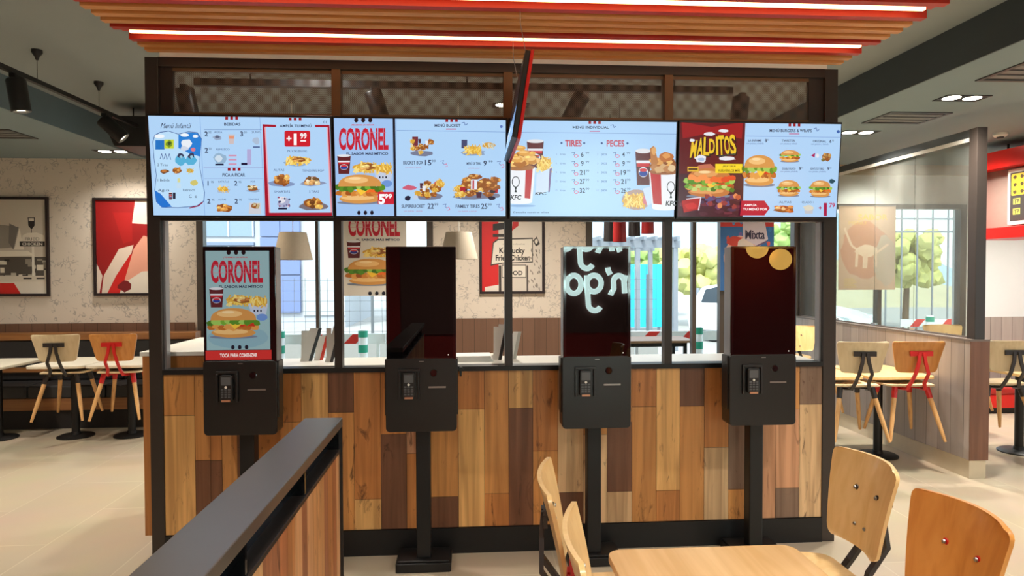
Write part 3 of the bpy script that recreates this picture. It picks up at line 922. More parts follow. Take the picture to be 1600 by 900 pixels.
def picture1(W, H):
    p = Paint([(8, 38), (1464, 54), (1480, 852), (56, 842)], W, H, BLUE)
    for x in (440, 918): p.line([(x - 20 + 0.0, 40), (x + 20, 850)], 3, (120, 160, 220))
    # left: children's menu card
    p.text(225, 118, 42, 'Menú Infantil', INK, w=235, slant=0.25)
    card = [(45, 250), (60, 195), (105, 170), (170, 160), (250, 185), (330, 165), (400, 172), (435, 225), (425, 330), (420, 450), (440, 560), (460, 660), (455, 730), (400, 770), (250, 785), (120, 780), (75, 735), (62, 640), (75, 520), (55, 380)]
    p.poly(card, (52, 84, 150)); p.poly([(x + (250 - x) * 0.022, y + (480 - y) * 0.016) for x, y in card], (186, 222, 250))
    p.poly([(250, 195), (330, 172), (400, 180), (432, 230), (420, 370), (330, 340), (250, 300)], (40, 128, 214))
    p.poly([(62, 640), (110, 670), (200, 775), (120, 778), (80, 740)], (34, 116, 208))
    p.rect(68, 236, 140, 312, (34, 116, 196)); p.rect(138, 232, 214, 306, (202, 214, 60)); p.blob(178, 268, 26, 28, (120, 150, 40)); p.blob(178, 262, 14, 14, (60, 80, 40))
    p.ell(100, 205, 40, 16, (240, 246, 252)); p.ell(300, 195, 34, 14, (240, 246, 252)); p.ell(385, 205, 22, 12, (240, 246, 252))
    p.blob(318, 262, 42, 34, (232, 238, 246)); p.blob(300, 305, 30, 20, (205, 214, 230)); p.blob(368, 312, 20, 14, (222, 120, 140))
    for cx in (268, 352):
        p.blob(cx, 400, 42, 44, (86, 176, 216)); p.blob(cx, 362, 26, 22, (58, 62, 92)); p.blob(cx + 4, 372, 12, 12, (150, 200, 224))
    for k in range(3): p.line([(105 + k * 30, 390), (118 + k * 30, 345), (130 + k * 30, 395)], 5, (88, 112, 160))
    p.text(125, 436, 20, '2 Tiras', INK, w=80)
    p.blob(140, 490, 36, 18, (120, 78, 48)); p.blob(138, 486, 22, 10, (196, 120, 60)); p.chicken(240, 480, 72, 60, 6); p.fries(345, 485, 66, 46, 10, ((196, 206, 120), (220, 210, 130), (170, 190, 110)))
    for x, y, s_ in ((135, 560, '1 Bebida'), (135, 640, 'Agua'), (335, 640, 'Refresco')): p.text(x, y, 20, s_, INK, w=92)
    p.rect(245, 545, 266, 580, (214, 214, 150)); p.rect(240, 590, 272, 625, (196, 222, 240)); p.blob(375, 582, 28, 26, (208, 196, 110))
    p.cup(190, 660, 716, 28); p.rect(208, 660, 230, 712, (36, 40, 60)); p.text(368, 690, 26, 'C  o', INK, w=64)
    p.line([(340, 785), (410, 768), (446, 738)], 9, (150, 36, 60))
    # middle
    p.marks(675, 46, 40, 24); p.text(680, 106, 24, 'BEBIDAS', INK, w=130, bold=0.02); p.line([(455, 152), (915, 152)], 4, (120, 150, 200))
    for x, y, n in ((472, 185, '2'), (755, 185, '3'), (474, 318, '2')):
        p.text(x, y, 40, n, INK, bold=0.02); p.text(x + 30, y - 12, 16, '50', INK)
    for x, y, s_ in ((568, 172, 'AGUA'), (868, 172, 'ZUMO'), (605, 312, 'REFRESCO')): p.text(x, y, 16, s_, (70, 86, 130))
    p.blob(562, 216, 36, 20, (150, 168, 196)); p.blob(562, 210, 20, 10, (90, 104, 132)); p.poly([(648, 190), (700, 190), (692, 268), (656, 268)], (206, 190, 190)); p.rect(655, 205, 694, 225, (226, 150, 120))
    p.blob(872, 240, 28, 30, (172, 190, 214)); p.rect(845, 288, 900, 298, (60, 76, 130))
    p.blob(582, 392, 48, 46, (148, 180, 208)); p.blob(570, 385, 28, 26, (206, 222, 236)); p.rect(545, 428, 612, 442, (24, 28, 60))
    for y in (355, 388, 425): p.rect(650, y, 714, y + 14, (206, 150, 180))
    p.rect(798, 310, 832, 436, (176, 170, 214)); p.rect(752, 420, 800, 440, (24, 28, 60))
    p.line([(452, 462), (930, 462)], 4, (130, 120, 170)); p.marks(695, 462, 40, 24); p.text(692, 518, 26, 'PICA A PICAR', INK, w=180, bold=0.02); p.line([(458, 548), (930, 548)], 4, (150, 176, 220))
    for x, y, n in ((488, 586, '1'), (708, 586, '2'), (494, 730, '2'), (712, 730, '2')):
        p.text(x, y, 38, n, INK, bold=0.02); p.text(x + 34, y - 10, 16, '95', INK)
    for x, y, s_ in ((612, 574, 'PATATAS'), (845, 574, 'POP'), (600, 718, 'ALITAS'), (850, 718, 'TENDERS')): p.text(x, y, 14, s_, (70, 86, 130))
    p.blob(612, 648, 56, 16, (168, 190, 214)); p.fries(610, 632, 90, 60, 22); p.blob(846, 646, 56, 14, (150, 176, 206)); p.chicken(845, 628, 90, 52, 8, ((210, 180, 130), (70, 70, 60), (236, 214, 170), (120, 104, 60)))
    p.chicken(620, 785, 150, 74, 13); p.poly([(818, 745), (905, 745), (912, 835), (812, 835)], (206, 206, 214)); p.chicken(862, 770, 76, 50, 7, ((222, 208, 170), (200, 186, 150), (180, 160, 120)))
    # right: red frame offer
    p.poly([(925, 108), (1032, 112), (1032, 132), (948, 128), (985, 826), (1470, 826), (1442, 132), (1345, 132), (1345, 112), (1462, 112), (1486, 858), (945, 858)], (166, 22, 44))
    for a, c in (((945, 130), (980, 826)), ((1444, 132), (1472, 826))): p.line([a, c], 10, (240, 170, 180))
    p.marks(1186, 54, 40, 24); p.text(1190, 118, 28, 'AMPLÍA TU MENÚ', INK, w=255, bold=0.02); p.text(1425, 90, 22, '01', INK)
    p.poly(rrect(1100, 1306, 160, 290, 14), (205, 30, 44)); p.text(1136, 230, 40, '+', (255, 250, 250), bold=0.03); p.text(1186, 228, 88, '1', (255, 250, 250), bold=0.05); p.text(1252, 202, 44, '99', (255, 250, 250), w=52, bold=0.03); p.rect(1228, 238, 1272, 250, (255, 240, 240))
    p.text(1202, 326, 20, 'PATATAS BRAVAS', (70, 86, 130), w=155); p.blob(1205, 425, 110, 24, (140, 170, 205)); p.fries(1205, 402, 210, 76, 48); p.chicken(1210, 396, 130, 44, 7)
    for x, y, s_, w in ((1056, 480, 'ALITAS', 85), (1330, 486, 'TENDERS POP', 175), (1080, 656, 'SMARTIES', 125), (1335, 656, '5 TIRAS', 78)): p.text(x, y, 18, s_, (60, 76, 120), w=w)
    p.blob(1075, 590, 100, 26, (130, 150, 190)); p.chicken(1075, 565, 130, 110, 13); p.blob(1320, 590, 98, 26, (140, 150, 180)); p.chicken(1320, 570, 130, 90, 11, ((230, 200, 150), (110, 80, 50), (210, 160, 100), (244, 222, 190)))
    p.blob(1095, 745, 52, 46, (170, 176, 206)); p.blob(1080, 720, 36, 26, (226, 226, 236))
    for k in range(14): p.blob(1095 + p.rnd.uniform(-50, 44), 735 + p.rnd.uniform(-45, 40), 8, 8, p.rnd.choice([(60, 70, 110), (150, 60, 90), (110, 110, 160), (220, 200, 210)]))
    p.rect(1050, 786, 1120, 800, (24, 28, 60)); p.blob(1335, 775, 104, 34, (120, 112, 120)); p.chicken(1330, 750, 160, 96, 14, ((214, 150, 66), (110, 66, 30), (238, 190, 96), (160, 96, 40)))
    return p


def coronel(p, ox, oy, s_, bg=None, price=True, words=True):
    """the sandwich advertisement; drawn in units of the second screen's left panel"""
    def T(x, y): return ox + (x - 42) * s_[0], oy + (y - 55) * s_[1]
    sx, sy = s_
    return T, sx, sy


def draw_coronel(p, bx, by, bw, bh, with_price, faded=False, headline=True):
    """bx, by, bw, bh: the panel in picture units; content laid out in a 500 x 790 box"""
    X = lambda v: bx + v / 500.0 * bw
    Y = lambda v: by + v / 790.0 * bh
    kx, ky = bw / 500.0, bh / 790.0
    for k in (-1, 0, 1): p.ell(X(240 + 58 * k), Y(12), 17 * kx, 20 * ky, (28, 14, 20))
    p.text(X(236), Y(50), 14 * ky, '¡TENEMOS UN SEÑOR', RED, w=190 * kx, bold=0.02)
    if headline:
        p.text(X(245), Y(160), 170 * ky, 'CORONEL', (196, 30, 52), w=410 * kx, bold=0.04)
        for k in range(3): p.rect(X(60), Y(110 + 32 * k), X(430), Y(112.5 + 32 * k), (216, 120, 140))
    p.text(X(275), Y(282), 24 * ky, 'EL SABOR MÁS MÍTICO', INK, w=345 * kx, bold=0.03)
    p.cup(X(82), Y(300), Y(450), 112 * kx)
    p.fries(X(260), Y(395), 210 * kx, 90 * ky, 42); p.chicken(X(290), Y(392), 150 * kx, 60 * ky, 6, ((226, 170, 96), (238, 206, 130), (190, 120, 60)))
    p.poly([(X(330), Y(420)), (X(490), Y(420)), (X(470), Y(510)), (X(360), Y(510))], (196, 206, 226))
    p.fries(X(415), Y(405), 150 * kx, 100 * ky, 26)
    for k in (-1, 0, 1): p.rect(X(400 + 26 * k), Y(470), X(412 + 26 * k), Y(486), (30, 30, 44))
    p.ell(X(440), Y(530), 44 * kx, 28 * ky, (110, 150, 214))
    p.burger(X(215), Y(560), 400 * kx, 270 * ky)
    if with_price:
        p.rect(X(365), Y(598), X(512), Y(700), (206, 34, 54)); p.text(X(398), Y(655), 78 * ky, '5', (255, 255, 255), bold=0.05); p.text(X(452), Y(632), 34 * ky, '99', (255, 255, 255), w=62 * kx, bold=0.03)
    for k in (-1, 0, 1): p.ell(X(262 + 54 * k), Y(768), 14 * kx, 18 * ky, (24, 24, 40))


def platter(p, cx, cy, w, h, n=16):
    R = p.rnd
    p.blob(cx, cy + h * 0.36, w * 0.46, h * 0.16, (120, 126, 150))
    for _ in range(n):
        x, y = cx + R.uniform(-0.4, 0.4) * w, cy + R.uniform(-0.3, 0.32) * h
        k = R.random()
        if k < 0.5: p.chicken(x, y, w * 0.26, h * 0.3, 4)
        elif k < 0.7: p.fries(x, y, w * 0.24, h * 0.3, 8)
        elif k < 0.88: p.poly([(x - w * 0.06, y - h * 0.12), (x + w * 0.06, y - h * 0.12), (x + w * 0.045, y + h * 0.12), (x - w * 0.045, y + h * 0.12)], R.choice([(236, 236, 242), (176, 36, 48), (80, 44, 60)]))
        else: p.blob(x, y, w * 0.06, h * 0.08, R.choice([(236, 214, 160), (60, 44, 50), (206, 66, 60)]))


def picture2(W, H):
    p = Paint([(42, 50), (1470, 70), (1480, 860), (64, 846)], W, H, BLUE)
    p.rect(20, 40, 560, 870, (160, 196, 240))
    draw_coronel(p, 44, 55, 500, 790, True)
    p.poly([(528, 40), (548, 40), (566, 870), (546, 870)], (22, 22, 34))
    p.marks(1018, 62, 40, 24); p.text(985, 110, 26, 'MENÚ BUCKET', INK, w=215, bold=0.02); p.script([(1100, 95), (1125, 88), (1130, 112), (1152, 100)], 5, (80, 110, 170)); p.rect(972, 138, 1058, 148, (190, 120, 160)); p.line([(562, 152), (1466, 168)], 4, (124, 156, 210))
    p.ell(1434, 124, 12, 12, (90, 120, 190))
    p.rect(692, 204, 740, 286, (120, 50, 60)); platter(p, 770, 285, 200, 150, 14)
    p.rect(1102, 232, 1150, 300, (70, 74, 110)); p.blob(1200, 340, 100, 24, (140, 160, 190)); p.fries(1200, 315, 160, 90, 34); p.fries(1330, 280, 110, 60, 16, ((206, 210, 190), (224, 222, 200), (190, 196, 180)))
    platter(p, 840, 630, 250, 180, 22); p.blob(670, 622, 54, 22, (206, 96, 120)); p.blob(660, 708, 26, 20, (30, 34, 60)); p.blob(725, 700, 22, 16, (196, 210, 230)); p.fries(920, 580, 60, 70, 12)
    platter(p, 1235, 620, 400, 200, 34); p.rect(1185, 560, 1235, 640, (232, 236, 246)); p.rect(1198, 565, 1212, 636, (190, 40, 50)); p.blob(1360, 712, 30, 18, (36, 24, 50)); p.fries(1100, 680, 110, 60, 16); p.chicken(1215, 535, 120, 50, 7)
    for x, y, s_, w, pr, xp in ((705, 418, 'BUCKET BOX', 165, '15', 828), (1208, 425, 'MENÚ DE TIRAS', 120, '9', 1300), (708, 772, 'SUPERBUCKET', 195, '22', 852), (1160, 776, 'FAMILY TIRES', 200, '25', 1298)):
        p.text(x, y, 28, s_, INK, w=w, bold=0.015); p.text(xp, y, 42, pr, INK, w=26 * len(pr), bold=0.02); p.text(xp + 46, y - 12, 20, '99', INK, w=32)
        p.text(x, y + 40, 9, 'con bebida y patatas', (190, 100, 140), w=w * 0.8)
        p.script([(xp + 100, y - 10), (xp + 130, y - 16), (xp + 118, y + 6), (xp + 134, y + 14)], 5, (110, 130, 180)); p.script([(xp + 130, y + 20), (xp + 152, y + 10), (xp + 160, y + 32), (xp + 140, y + 36)], 5, (214, 110, 150))
    return p


def picture3(W, H):
    p = Paint([(62, 80), (1442, 90), (1414, 868), (64, 864)], W, H, BLUE)
    p.marks(757, 84, 40, 24); p.text(725, 132, 26, 'MENÚ INDIVIDUAL', INK, w=300, bold=0.02); p.script([(888, 120), (912, 112), (918, 138), (935, 124)], 5, (80, 110, 170)); p.rect(716, 164, 800, 172, (190, 120, 160)); p.line([(64, 178), (1440, 188)], 4, (124, 156, 210))
    p.text(580, 266, 52, 'TIRES', (190, 60, 84), w=138, bold=0.03); p.text(930, 266, 52, 'PECES', (190, 60, 84), w=148, bold=0.03)
    for x in (482, 670, 816, 1030): p.ell(x, 266, 9, 9, (60, 84, 140))
    for k, (a, c, n1, n2) in enumerate((('6', '4', '3', '2'), ('9', '9', '6', '3'), ('21', '19', '9', '6'), ('27', '21', '12', '9'), ('32', '26', '15', '12'))):
        y = 358 + 74 * k
        for x0, pr, n, unit in ((440, a, n1, 'tires'), (782, c, n2, 'peces')):
            p.text(x0, y, 14, n, (120, 140, 190)); p.text(x0 + 52, y, 15, unit, (70, 96, 150), w=46)
            p.script([(x0 + 126, y - 12), (x0 + 152, y - 16), (x0 + 144, y + 4), (x0 + 158, y + 12)], 5, (80, 104, 160)); p.ell(x0 + 164, y + 14, 18, 15, (214, 96, 130)); p.ell(x0 + 164, y + 14, 12, 9, BLUE)
            p.text(x0 + 214, y, 40, pr, INK, w=22 * len(pr), bold=0.02); p.text(x0 + 256, y - 12, 18, '99', INK, w=28)
    # left bucket with strips, cup and fries
    p.cup(265, 252, 470, 140); p.fries(340, 440, 120, 130, 40); p.poly([(275, 520), (400, 470), (372, 660), (270, 690)], (206, 222, 242)); p.poly([(382, 480), (402, 470), (384, 668), (372, 670)], (120, 90, 140))
    p.text(310, 680, 22, 'KFC', (24, 28, 44), w=90, bold=0.03, slant=0.15)
    p.bucket(140, 465, 750, 250, True, (0.19, 0.42), -0.14)
    p.ell(130, 468, 130, 26, (170, 110, 60)); p.chicken(150, 400, 300, 150, 16, ((206, 140, 56), (230, 172, 84), (176, 108, 40), (240, 194, 116)))
    for x, y, r in ((110, 400, -0.3), (170, 350, 0.2), (130, 310, -0.1)):
        p.blob(x, y, 58, 24, (226, 164, 76)); p.blob(x - 6, y - 8, 40, 10, (244, 196, 118))
    p.text(230, 832, 14, 'Consulta nuestras salsas', INK, w=290)
    p.ell(160, 780, 110, 10, (140, 176, 220))
    # right bucket, cup and basket of fries
    p.cup(1158, 330, 610, 130); p.bucket(1335, 500, 800, 260, True, (-0.46, -0.12), 0.2)
    p.ell(1335, 500, 128, 26, (160, 100, 60)); p.chicken(1330, 440, 250, 150, 14); p.poly([(1214, 310), (1246, 286), (1284, 420), (1250, 470), (1222, 440)], (186, 120, 64)); p.blob(1246, 330, 20, 34, (222, 166, 100)); p.blob(1346, 380, 60, 40, (190, 110, 50)); p.blob(1350, 370, 34, 20, (224, 156, 86))
    for k in range(5): p.blob(1250 + 36 * k, 470 + 14 * (k % 2), 34, 30, p.rnd.choice([(212, 170, 120), (190, 130, 80), (226, 196, 150)]))
    p.ell(1100, 730, 120, 84, (180, 150, 140)); p.fries(1085, 735, 190, 130, 60); p.blob(1180, 735, 34, 40, (214, 120, 130)); p.poly([(1150, 640), (1220, 620), (1226, 760), (1190, 780)], (206, 222, 246))
    p.fries(1080, 740, 160, 110, 30)
    return p


def picture4(W, H):
    p = Paint([(50, 62), (1442, 72), (1400, 864), (28, 864)], W, H, BLUE)
    p.poly([(20, 50), (612, 50), (578, 880), (0, 880)], (96, 18, 26))
    p.poly([(60, 60), (320, 100), (590, 60), (580, 200), (320, 150), (70, 200)], (156, 24, 30)); p.poly([(40, 500), (600, 480), (590, 880), (10, 880)], (70, 24, 40))
    for k in range(26): p.blob(40 + 540 * p.rnd.random(), 640 + 230 * p.rnd.random(), 40, 16, p.rnd.choice([(84, 34, 52), (60, 24, 36), (110, 40, 60), (76, 50, 80)]))
    for s_, x, y, h, r in (('M', 165, 285, 150, -0.12), ('A', 222, 268, 150, -0.08), ('L', 275, 262, 150, -0.03), ('D', 322, 262, 120, 0.0), ('I', 366, 258, 150, 0.02), ('T', 402, 252, 160, 0.05), ('O', 452, 250, 150, 0.08), ('S', 502, 245, 165, 0.1)):
        p.text(x + 6, y + 6, h, s_, (30, 10, 14), w=60 if s_ != 'I' else 22, bold=0.06, rot=-r); p.text(x, y, h, s_, (238, 196, 44), w=50 if s_ != 'I' else 18, bold=0.03, rot=-r)
    for x, y, rx, ry in ((225, 372, 50, 30), (300, 160, 50, 16), (415, 132, 44, 14), (450, 366, 80, 18), (150, 215, 22, 14)): p.blob(x, y, rx, ry, (232, 232, 240))
    p.blob(228, 378, 30, 14, (170, 190, 220)); p.line([(380, 350), (520, 330)], 12, (40, 60, 60))
    p.blob(270, 455, 86, 40, (196, 110, 84)); p.burger(300, 560, 420, 280, True)
    for k in range(8): p.blob(150 + 48 * k, 545 + p.rnd.uniform(-18, 18), 40, 26, p.rnd.choice([(222, 74, 34), (238, 110, 48), (196, 54, 28), (246, 150, 80)]))
    for k in range(13): p.blob(110 + 32 * k, 622 + p.rnd.uniform(-20, 20), 26, 18, p.rnd.choice([(106, 158, 48), (70, 120, 36), (150, 190, 84), (200, 210, 120)]))
    p.rect(350, 414, 584, 492, (246, 216, 40)); p.text(470, 434, 14, '¡PICA Y PICA!', (60, 40, 10), w=110, bold=0.02); p.text(468, 468, 26, 'VUELVEN LOS MÁS', (70, 46, 8), w=190, bold=0.02); p.rect(110, 440, 206, 480, (226, 180, 50)); p.rect(118, 452, 198, 468, (90, 60, 20))
    p.poly([(60, 730), (224, 700), (214, 800), (80, 830)], (178, 26, 30)); p.blob(140, 775, 50, 30, (206, 40, 40)); p.line([(100, 715), (226, 700), (206, 810)], 10, (226, 210, 220))
    for k in range(18): p.blob(400 + p.rnd.uniform(-150, 150), 735 + p.rnd.uniform(-50, 50), 24, 22, p.rnd.choice([(150, 60, 60), (196, 90, 56), (110, 60, 100), (226, 140, 90), (90, 80, 130)]))
    p.marks(1032, 70, 40, 24); p.text(1000, 126, 30, 'MENÚ BURGERS & WRAPS', INK, w=366, bold=0.02); p.script([(1200, 112), (1222, 104), (1228, 134), (1246, 118)], 5, (80, 110, 170)); p.rect(985, 152, 1075, 160, (190, 120, 160)); p.line([(612, 178), (1440, 184)], 4, (124, 156, 210)); p.ell(1412, 136, 14, 14, (60, 100, 170))
    for x, y, a, n in ((690, 215, 'LA INFAME', '8'), (980, 215, 'TWISTER', ''), (1250, 218, 'ORIGINAL', '6'), (985, 452, 'DOUBLE KRUNCH', '9'), (1230, 452, 'KENTUCKY BBQ', '9')):
        p.text(x, y, 18, a, INK, w=115, bold=0.015); p.text(x + 2, y + 24, 14, 'con patatas y bebida', (90, 110, 160), w=150)
        if n: p.text(x + 95, y, 26, n, INK, bold=0.02); p.text(x + 116, y - 6, 12, '50', INK)
    p.burger(730, 455, 290, 300); p.burger(992, 340, 176, 116); p.chicken(1305, 356, 84, 80, 8, ((120, 110, 60), (160, 120, 70), (200, 150, 80))); p.poly([(1172, 340), (1210, 318), (1204, 358)], (170, 30, 90)); p.ell(1230, 342, 14, 18, (226, 230, 240))
    p.burger(982, 612, 196, 156); p.burger(1255, 615, 190, 160); p.blob(1352, 560, 26, 18, (30, 80, 96))
    p.poly([(572, 726), (770, 726), (818, 790), (770, 852), (560, 852)], (186, 22, 56)); p.text(650, 762, 20, 'AMPLÍA', (255, 240, 244), w=110, bold=0.03); p.text(690, 796, 24, 'TU MENÚ POR', (255, 240, 244), w=210, bold=0.03)
    p.text(950, 738, 18, 'ALITAS', INK, w=105); p.text(1140, 738, 16, 'HELADO 1', INK, w=110)
    p.chicken(940, 800, 180, 70, 14, ((196, 96, 40), (226, 140, 70), (160, 66, 30), (240, 190, 130))); p.poly([(1110, 780), (1196, 780), (1186, 835), (1120, 835)], (196, 200, 206)); p.blob(1152, 785, 44, 24, (222, 216, 196))
    p.text(1252, 790, 26, '+', (170, 24, 70), bold=0.04); p.text(1296, 796, 104, '1', (170, 24, 70), bold=0.05); p.text(1355, 762, 36, '79', (190, 60, 100), w=50, bold=0.03)
    return p


SCR = [(-1.706, -0.747, picture1, 'lit menu screen with drinks and a red framed offer, leftmost of the four'),
       (-0.726, 0.213, picture2, 'lit menu screen with a sandwich advert and bucket meals, second from left'),
       (0.241, 1.180, picture3, 'lit menu screen with two striped chicken buckets and a price list between them'),
       (1.202, 2.144, picture4, 'lit menu screen with a dark red burger advert, rightmost of the four')]
for x0, x1, fn, lab in SCR:
    W, H = x1 - x0, 0.53
    t = thing('menu_screen', lab, 'menu screen', ((x0 + x1) / 2, -0.066, 1.938), 0, 'menu screens above the counter', rx=math.radians(5.0))
    MB().box(-W / 2 - 0.008, W / 2 + 0.008, 0.002, 0.042, -0.012, H + 0.012).build('housing', DARKBEZ, t, bevel=0.003)
    MB().box(-0.12, 0.12, 0.042, 0.067, 0.03, 0.10).build('wall_bracket', black_mt, t)
    fn(W, H).done('display', screen_m, t)

# ------------------------------------------------------------------ hanging two-sided display seen edge on
hd = thing('hanging_display', 'red backed display hung edge on from wires in front of the menu screens', 'hanging display', (0.215, -0.45, 2.235), 0)
tilt = math.radians(9)
pn = MB().box(-0.012, 0.012, -0.33, 0.33, 0, 0.40)
hb = MB().box(0.012, 0.028, -0.335, 0.335, -0.004, 0.404)
ds = Paint([(0, 0), (660, 0), (660, 400), (0, 400)], 0.64, 0.38, (14, 16, 24))
ds.rect(0, 250, 660, 400, (120, 160, 210)); ds.rect(0, 0, 660, 60, (16, 16, 20)); ds.rect(40, 275, 300, 300, (236, 240, 248)); ds.rect(40, 320, 200, 336, (236, 240, 248))
dm = ds.mb
dm.v = [(-0.0135 + y, -x, z + 0.01) for x, y, z in dm.v]
for q in (pn, hb, dm):
    q.v = [(x * math.cos(tilt) + z * math.sin(tilt), y, -x * math.sin(tilt) + z * math.cos(tilt)) for x, y, z in q.v]
pn.build('housing', black_pl, hd, bevel=0.003)
hb.build('back_cover', red_pl, hd, bevel=0.003)
dm.build('display', screen_m, hd, recalc=False)
for y in (-0.24, 0.24):
    MB().tube([(0.064, y, 0.39), (0.064 - 0.03, y, 0.55), (0.03, y, ZC - 2.235)], 0.0018, 6).build('wire', silver, hd)

# ------------------------------------------------------------------ kiosks
pad_grey = M('keypad_grey', (84, 84, 86), 0.4)
steel = M('brushed_steel', (150, 146, 142), 0.3, 0.8)
off_screen = M('switched_off_glass', (9, 7, 8), 0.006, var=0.01)
kiosk_m = M('kiosk_shell', (20, 18, 17), 0.36, var=0.05)


def make_kiosk(name):
    """origin on the floor under the pole; the face looks along -y"""
    t = thing('ordering_kiosk', '', 'kiosk')
    fy = -0.075
    pl_ = MB(); pl_.prism(rrect(-0.15, 0.15, -0.045, 0.155, 0.012), 'z', 0, 0.05); pl_.build('base_plate', black_mt, t, bevel=0.004)
    MB().box(-0.14, 0.14, -0.035, 0.145, 0.05, 0.062).build('base_cover', black_mt, t, bevel=0.004)
    MB().box(-0.039, 0.039, 0.0, 0.08, 0.06, 1.30).build('pole', black_mt, t, bevel=0.006)
    up = MB(); up.box(-0.183, 0.183, fy + 0.006, 0.025, 1.158, 1.757); up.build('screen_housing', silver, t, bevel=0.004)
    bz = MB(); bz.prism(rrect(-0.184, 0.184, 1.158, 1.760, 0.006), 'y', fy - 0.004, fy + 0.008); bz.build('bezel', black_gl, t, bevel=0.002)
    lo = MB(); lo.prism(rrect(-0.19, 0.185, 0.775, 1.166, 0.022), 'y', fy - 0.006, 0.03); lb = lo.build('terminal_box', kiosk_m, t, bevel=0.003)
    MB().box(-0.196, 0.191, fy + 0.012, 0.022, 0.86, 1.16).build('side_cheek', kiosk_m, t, bevel=0.004)
    f = fy - 0.006
    # payment terminal in its bay
    fr = MB()
    fr.box(-0.122, -0.010, f - 0.012, f, 1.098, 1.112); fr.box(-0.122, -0.110, f - 0.014, f, 0.952, 1.098); fr.box(-0.022, -0.010, f - 0.014, f, 0.952, 1.098)
    fr.build('terminal_bay', black_pl, t, bevel=0.002)
    pt = MB(); pt.prism(rrect(-0.099, -0.033, 0.958, 1.094, 0.012), 'y', f - 0.026, f); pp = pt.build('payment_terminal', black_pl, t, bevel=0.004)
    MB().box(-0.090, -0.042, f - 0.0275, f - 0.0255, 1.042, 1.084).build('terminal_screen', pad_grey, pp)
    kp = MB()
    for i in range(3):
        for j in range(4): kp.box(-0.090 + 0.0175 * i, -0.078 + 0.0175 * i, f - 0.029, f - 0.0255, 0.976 + 0.013 * j, 0.984 + 0.013 * j)
    kp.build('keypad', pad_grey, pp)
    MB().box(-0.088, -0.044, f - 0.031, f - 0.02, 0.956, 0.966).build('card_slot', M('card_slot_copper', (196, 140, 110), 0.35, 0.5), pp)
    MB().lathe([(0.0, -0.003), (0.006, -0.003), (0.007, 0.0)], (-0.066, f - 0.026, 1.031), 14, axis='y').build('reader_light', white_pl, pp)
    # printer mouth, scanner window, camera dot
    MB().box(0.036, 0.128, f - 0.003, f, 1.008, 1.017).build('ticket_slot', steel, t)
    MB().lathe([(0.0, -0.004), (0.016, -0.004), (0.020, 0.0)], (0.064, f, 1.088), 20, axis='y').build('scanner_window', black_gl, t)
    MB().box(-0.012, 0.012, f - 0.002, f, 1.148, 1.152).build('status_light', steel, t)
    return t


K = []
kx = [(-1.185, -0.195, 'black kiosk with lit sandwich advert and red touch bar, leftmost of the four'),
      (-0.248, -0.195, 'black kiosk with dark screen, second from left, right of the lit kiosk'),
      (0.694, -0.195, 'black kiosk whose dark screen mirrors a white script sign'),
      (1.618, -0.195, 'black kiosk with dark screen beside the right post, rightmost of the four')]
k0 = make_kiosk('k')
for i, (x, y, lab) in enumerate(kx):
    k = k0 if i == 0 else copy_tree(k0)
    k.location = (x, y, 0); tag(k, lab, 'kiosk', 'ordering kiosks')
    K.append(k)
FY = -0.0795
for i, k in enumerate(K):
    W, H = (0.322, 0.515) if i == 0 else (0.34, 0.575)
    if i == 0:
        p = Paint([(0, 0), (500, 0), (500, 800), (0, 800)], W, H, (150, 186, 190))
        p.rect(0, 0, 500, 800, (156, 190, 194)); p.blob(250, 700, 240, 90, (140, 178, 190), 20, 0.03)
        draw_coronel(p, 0, 0, 500, 800, False)
        p.done('display', M_print('dim_display', emit=0.62, rough=0.15), k, (-0.008, FY - 0.001, 1.222))
        r = Paint([(0, 0), (600, 0), (600, 90), (0, 90)], 0.335, 0.05, (196, 44, 40))
        r.text(300, 46, 34, 'TOCA PARA COMENZAR', (252, 226, 220), w=340, bold=0.03)
        r.done('touch_bar', M_print('lit_bar', emit=0.75, rough=0.2), k, (-0.008, FY - 0.001, 1.170))
    else:
        MB().box(-0.168, 0.168, FY - 0.0008, FY + 0.001, 1.172, 1.748).build('display', off_screen, k)
        MB().box(0.140, 0.144, FY - 0.0016, FY, 1.182, 1.186).build('power_light', M_emit('tiny_light', (255, 250, 240), 1.5), k)
lk = thing('hanging_lock', 'small dark key lock on the sill right of the second kiosk', 'lock', (at(720, 577, -0.01).x, -0.006, 1.068))
MB().lathe([(0.0, -0.018), (0.012, -0.018), (0.014, 0.0)], (0, 0, 0), 16, axis='y').build('cylinder', black_pl, lk)
MB().box(-0.006, 0.006, -0.02, -0.008, -0.04, -0.008).build('key', black_pl, lk, bevel=0.002)
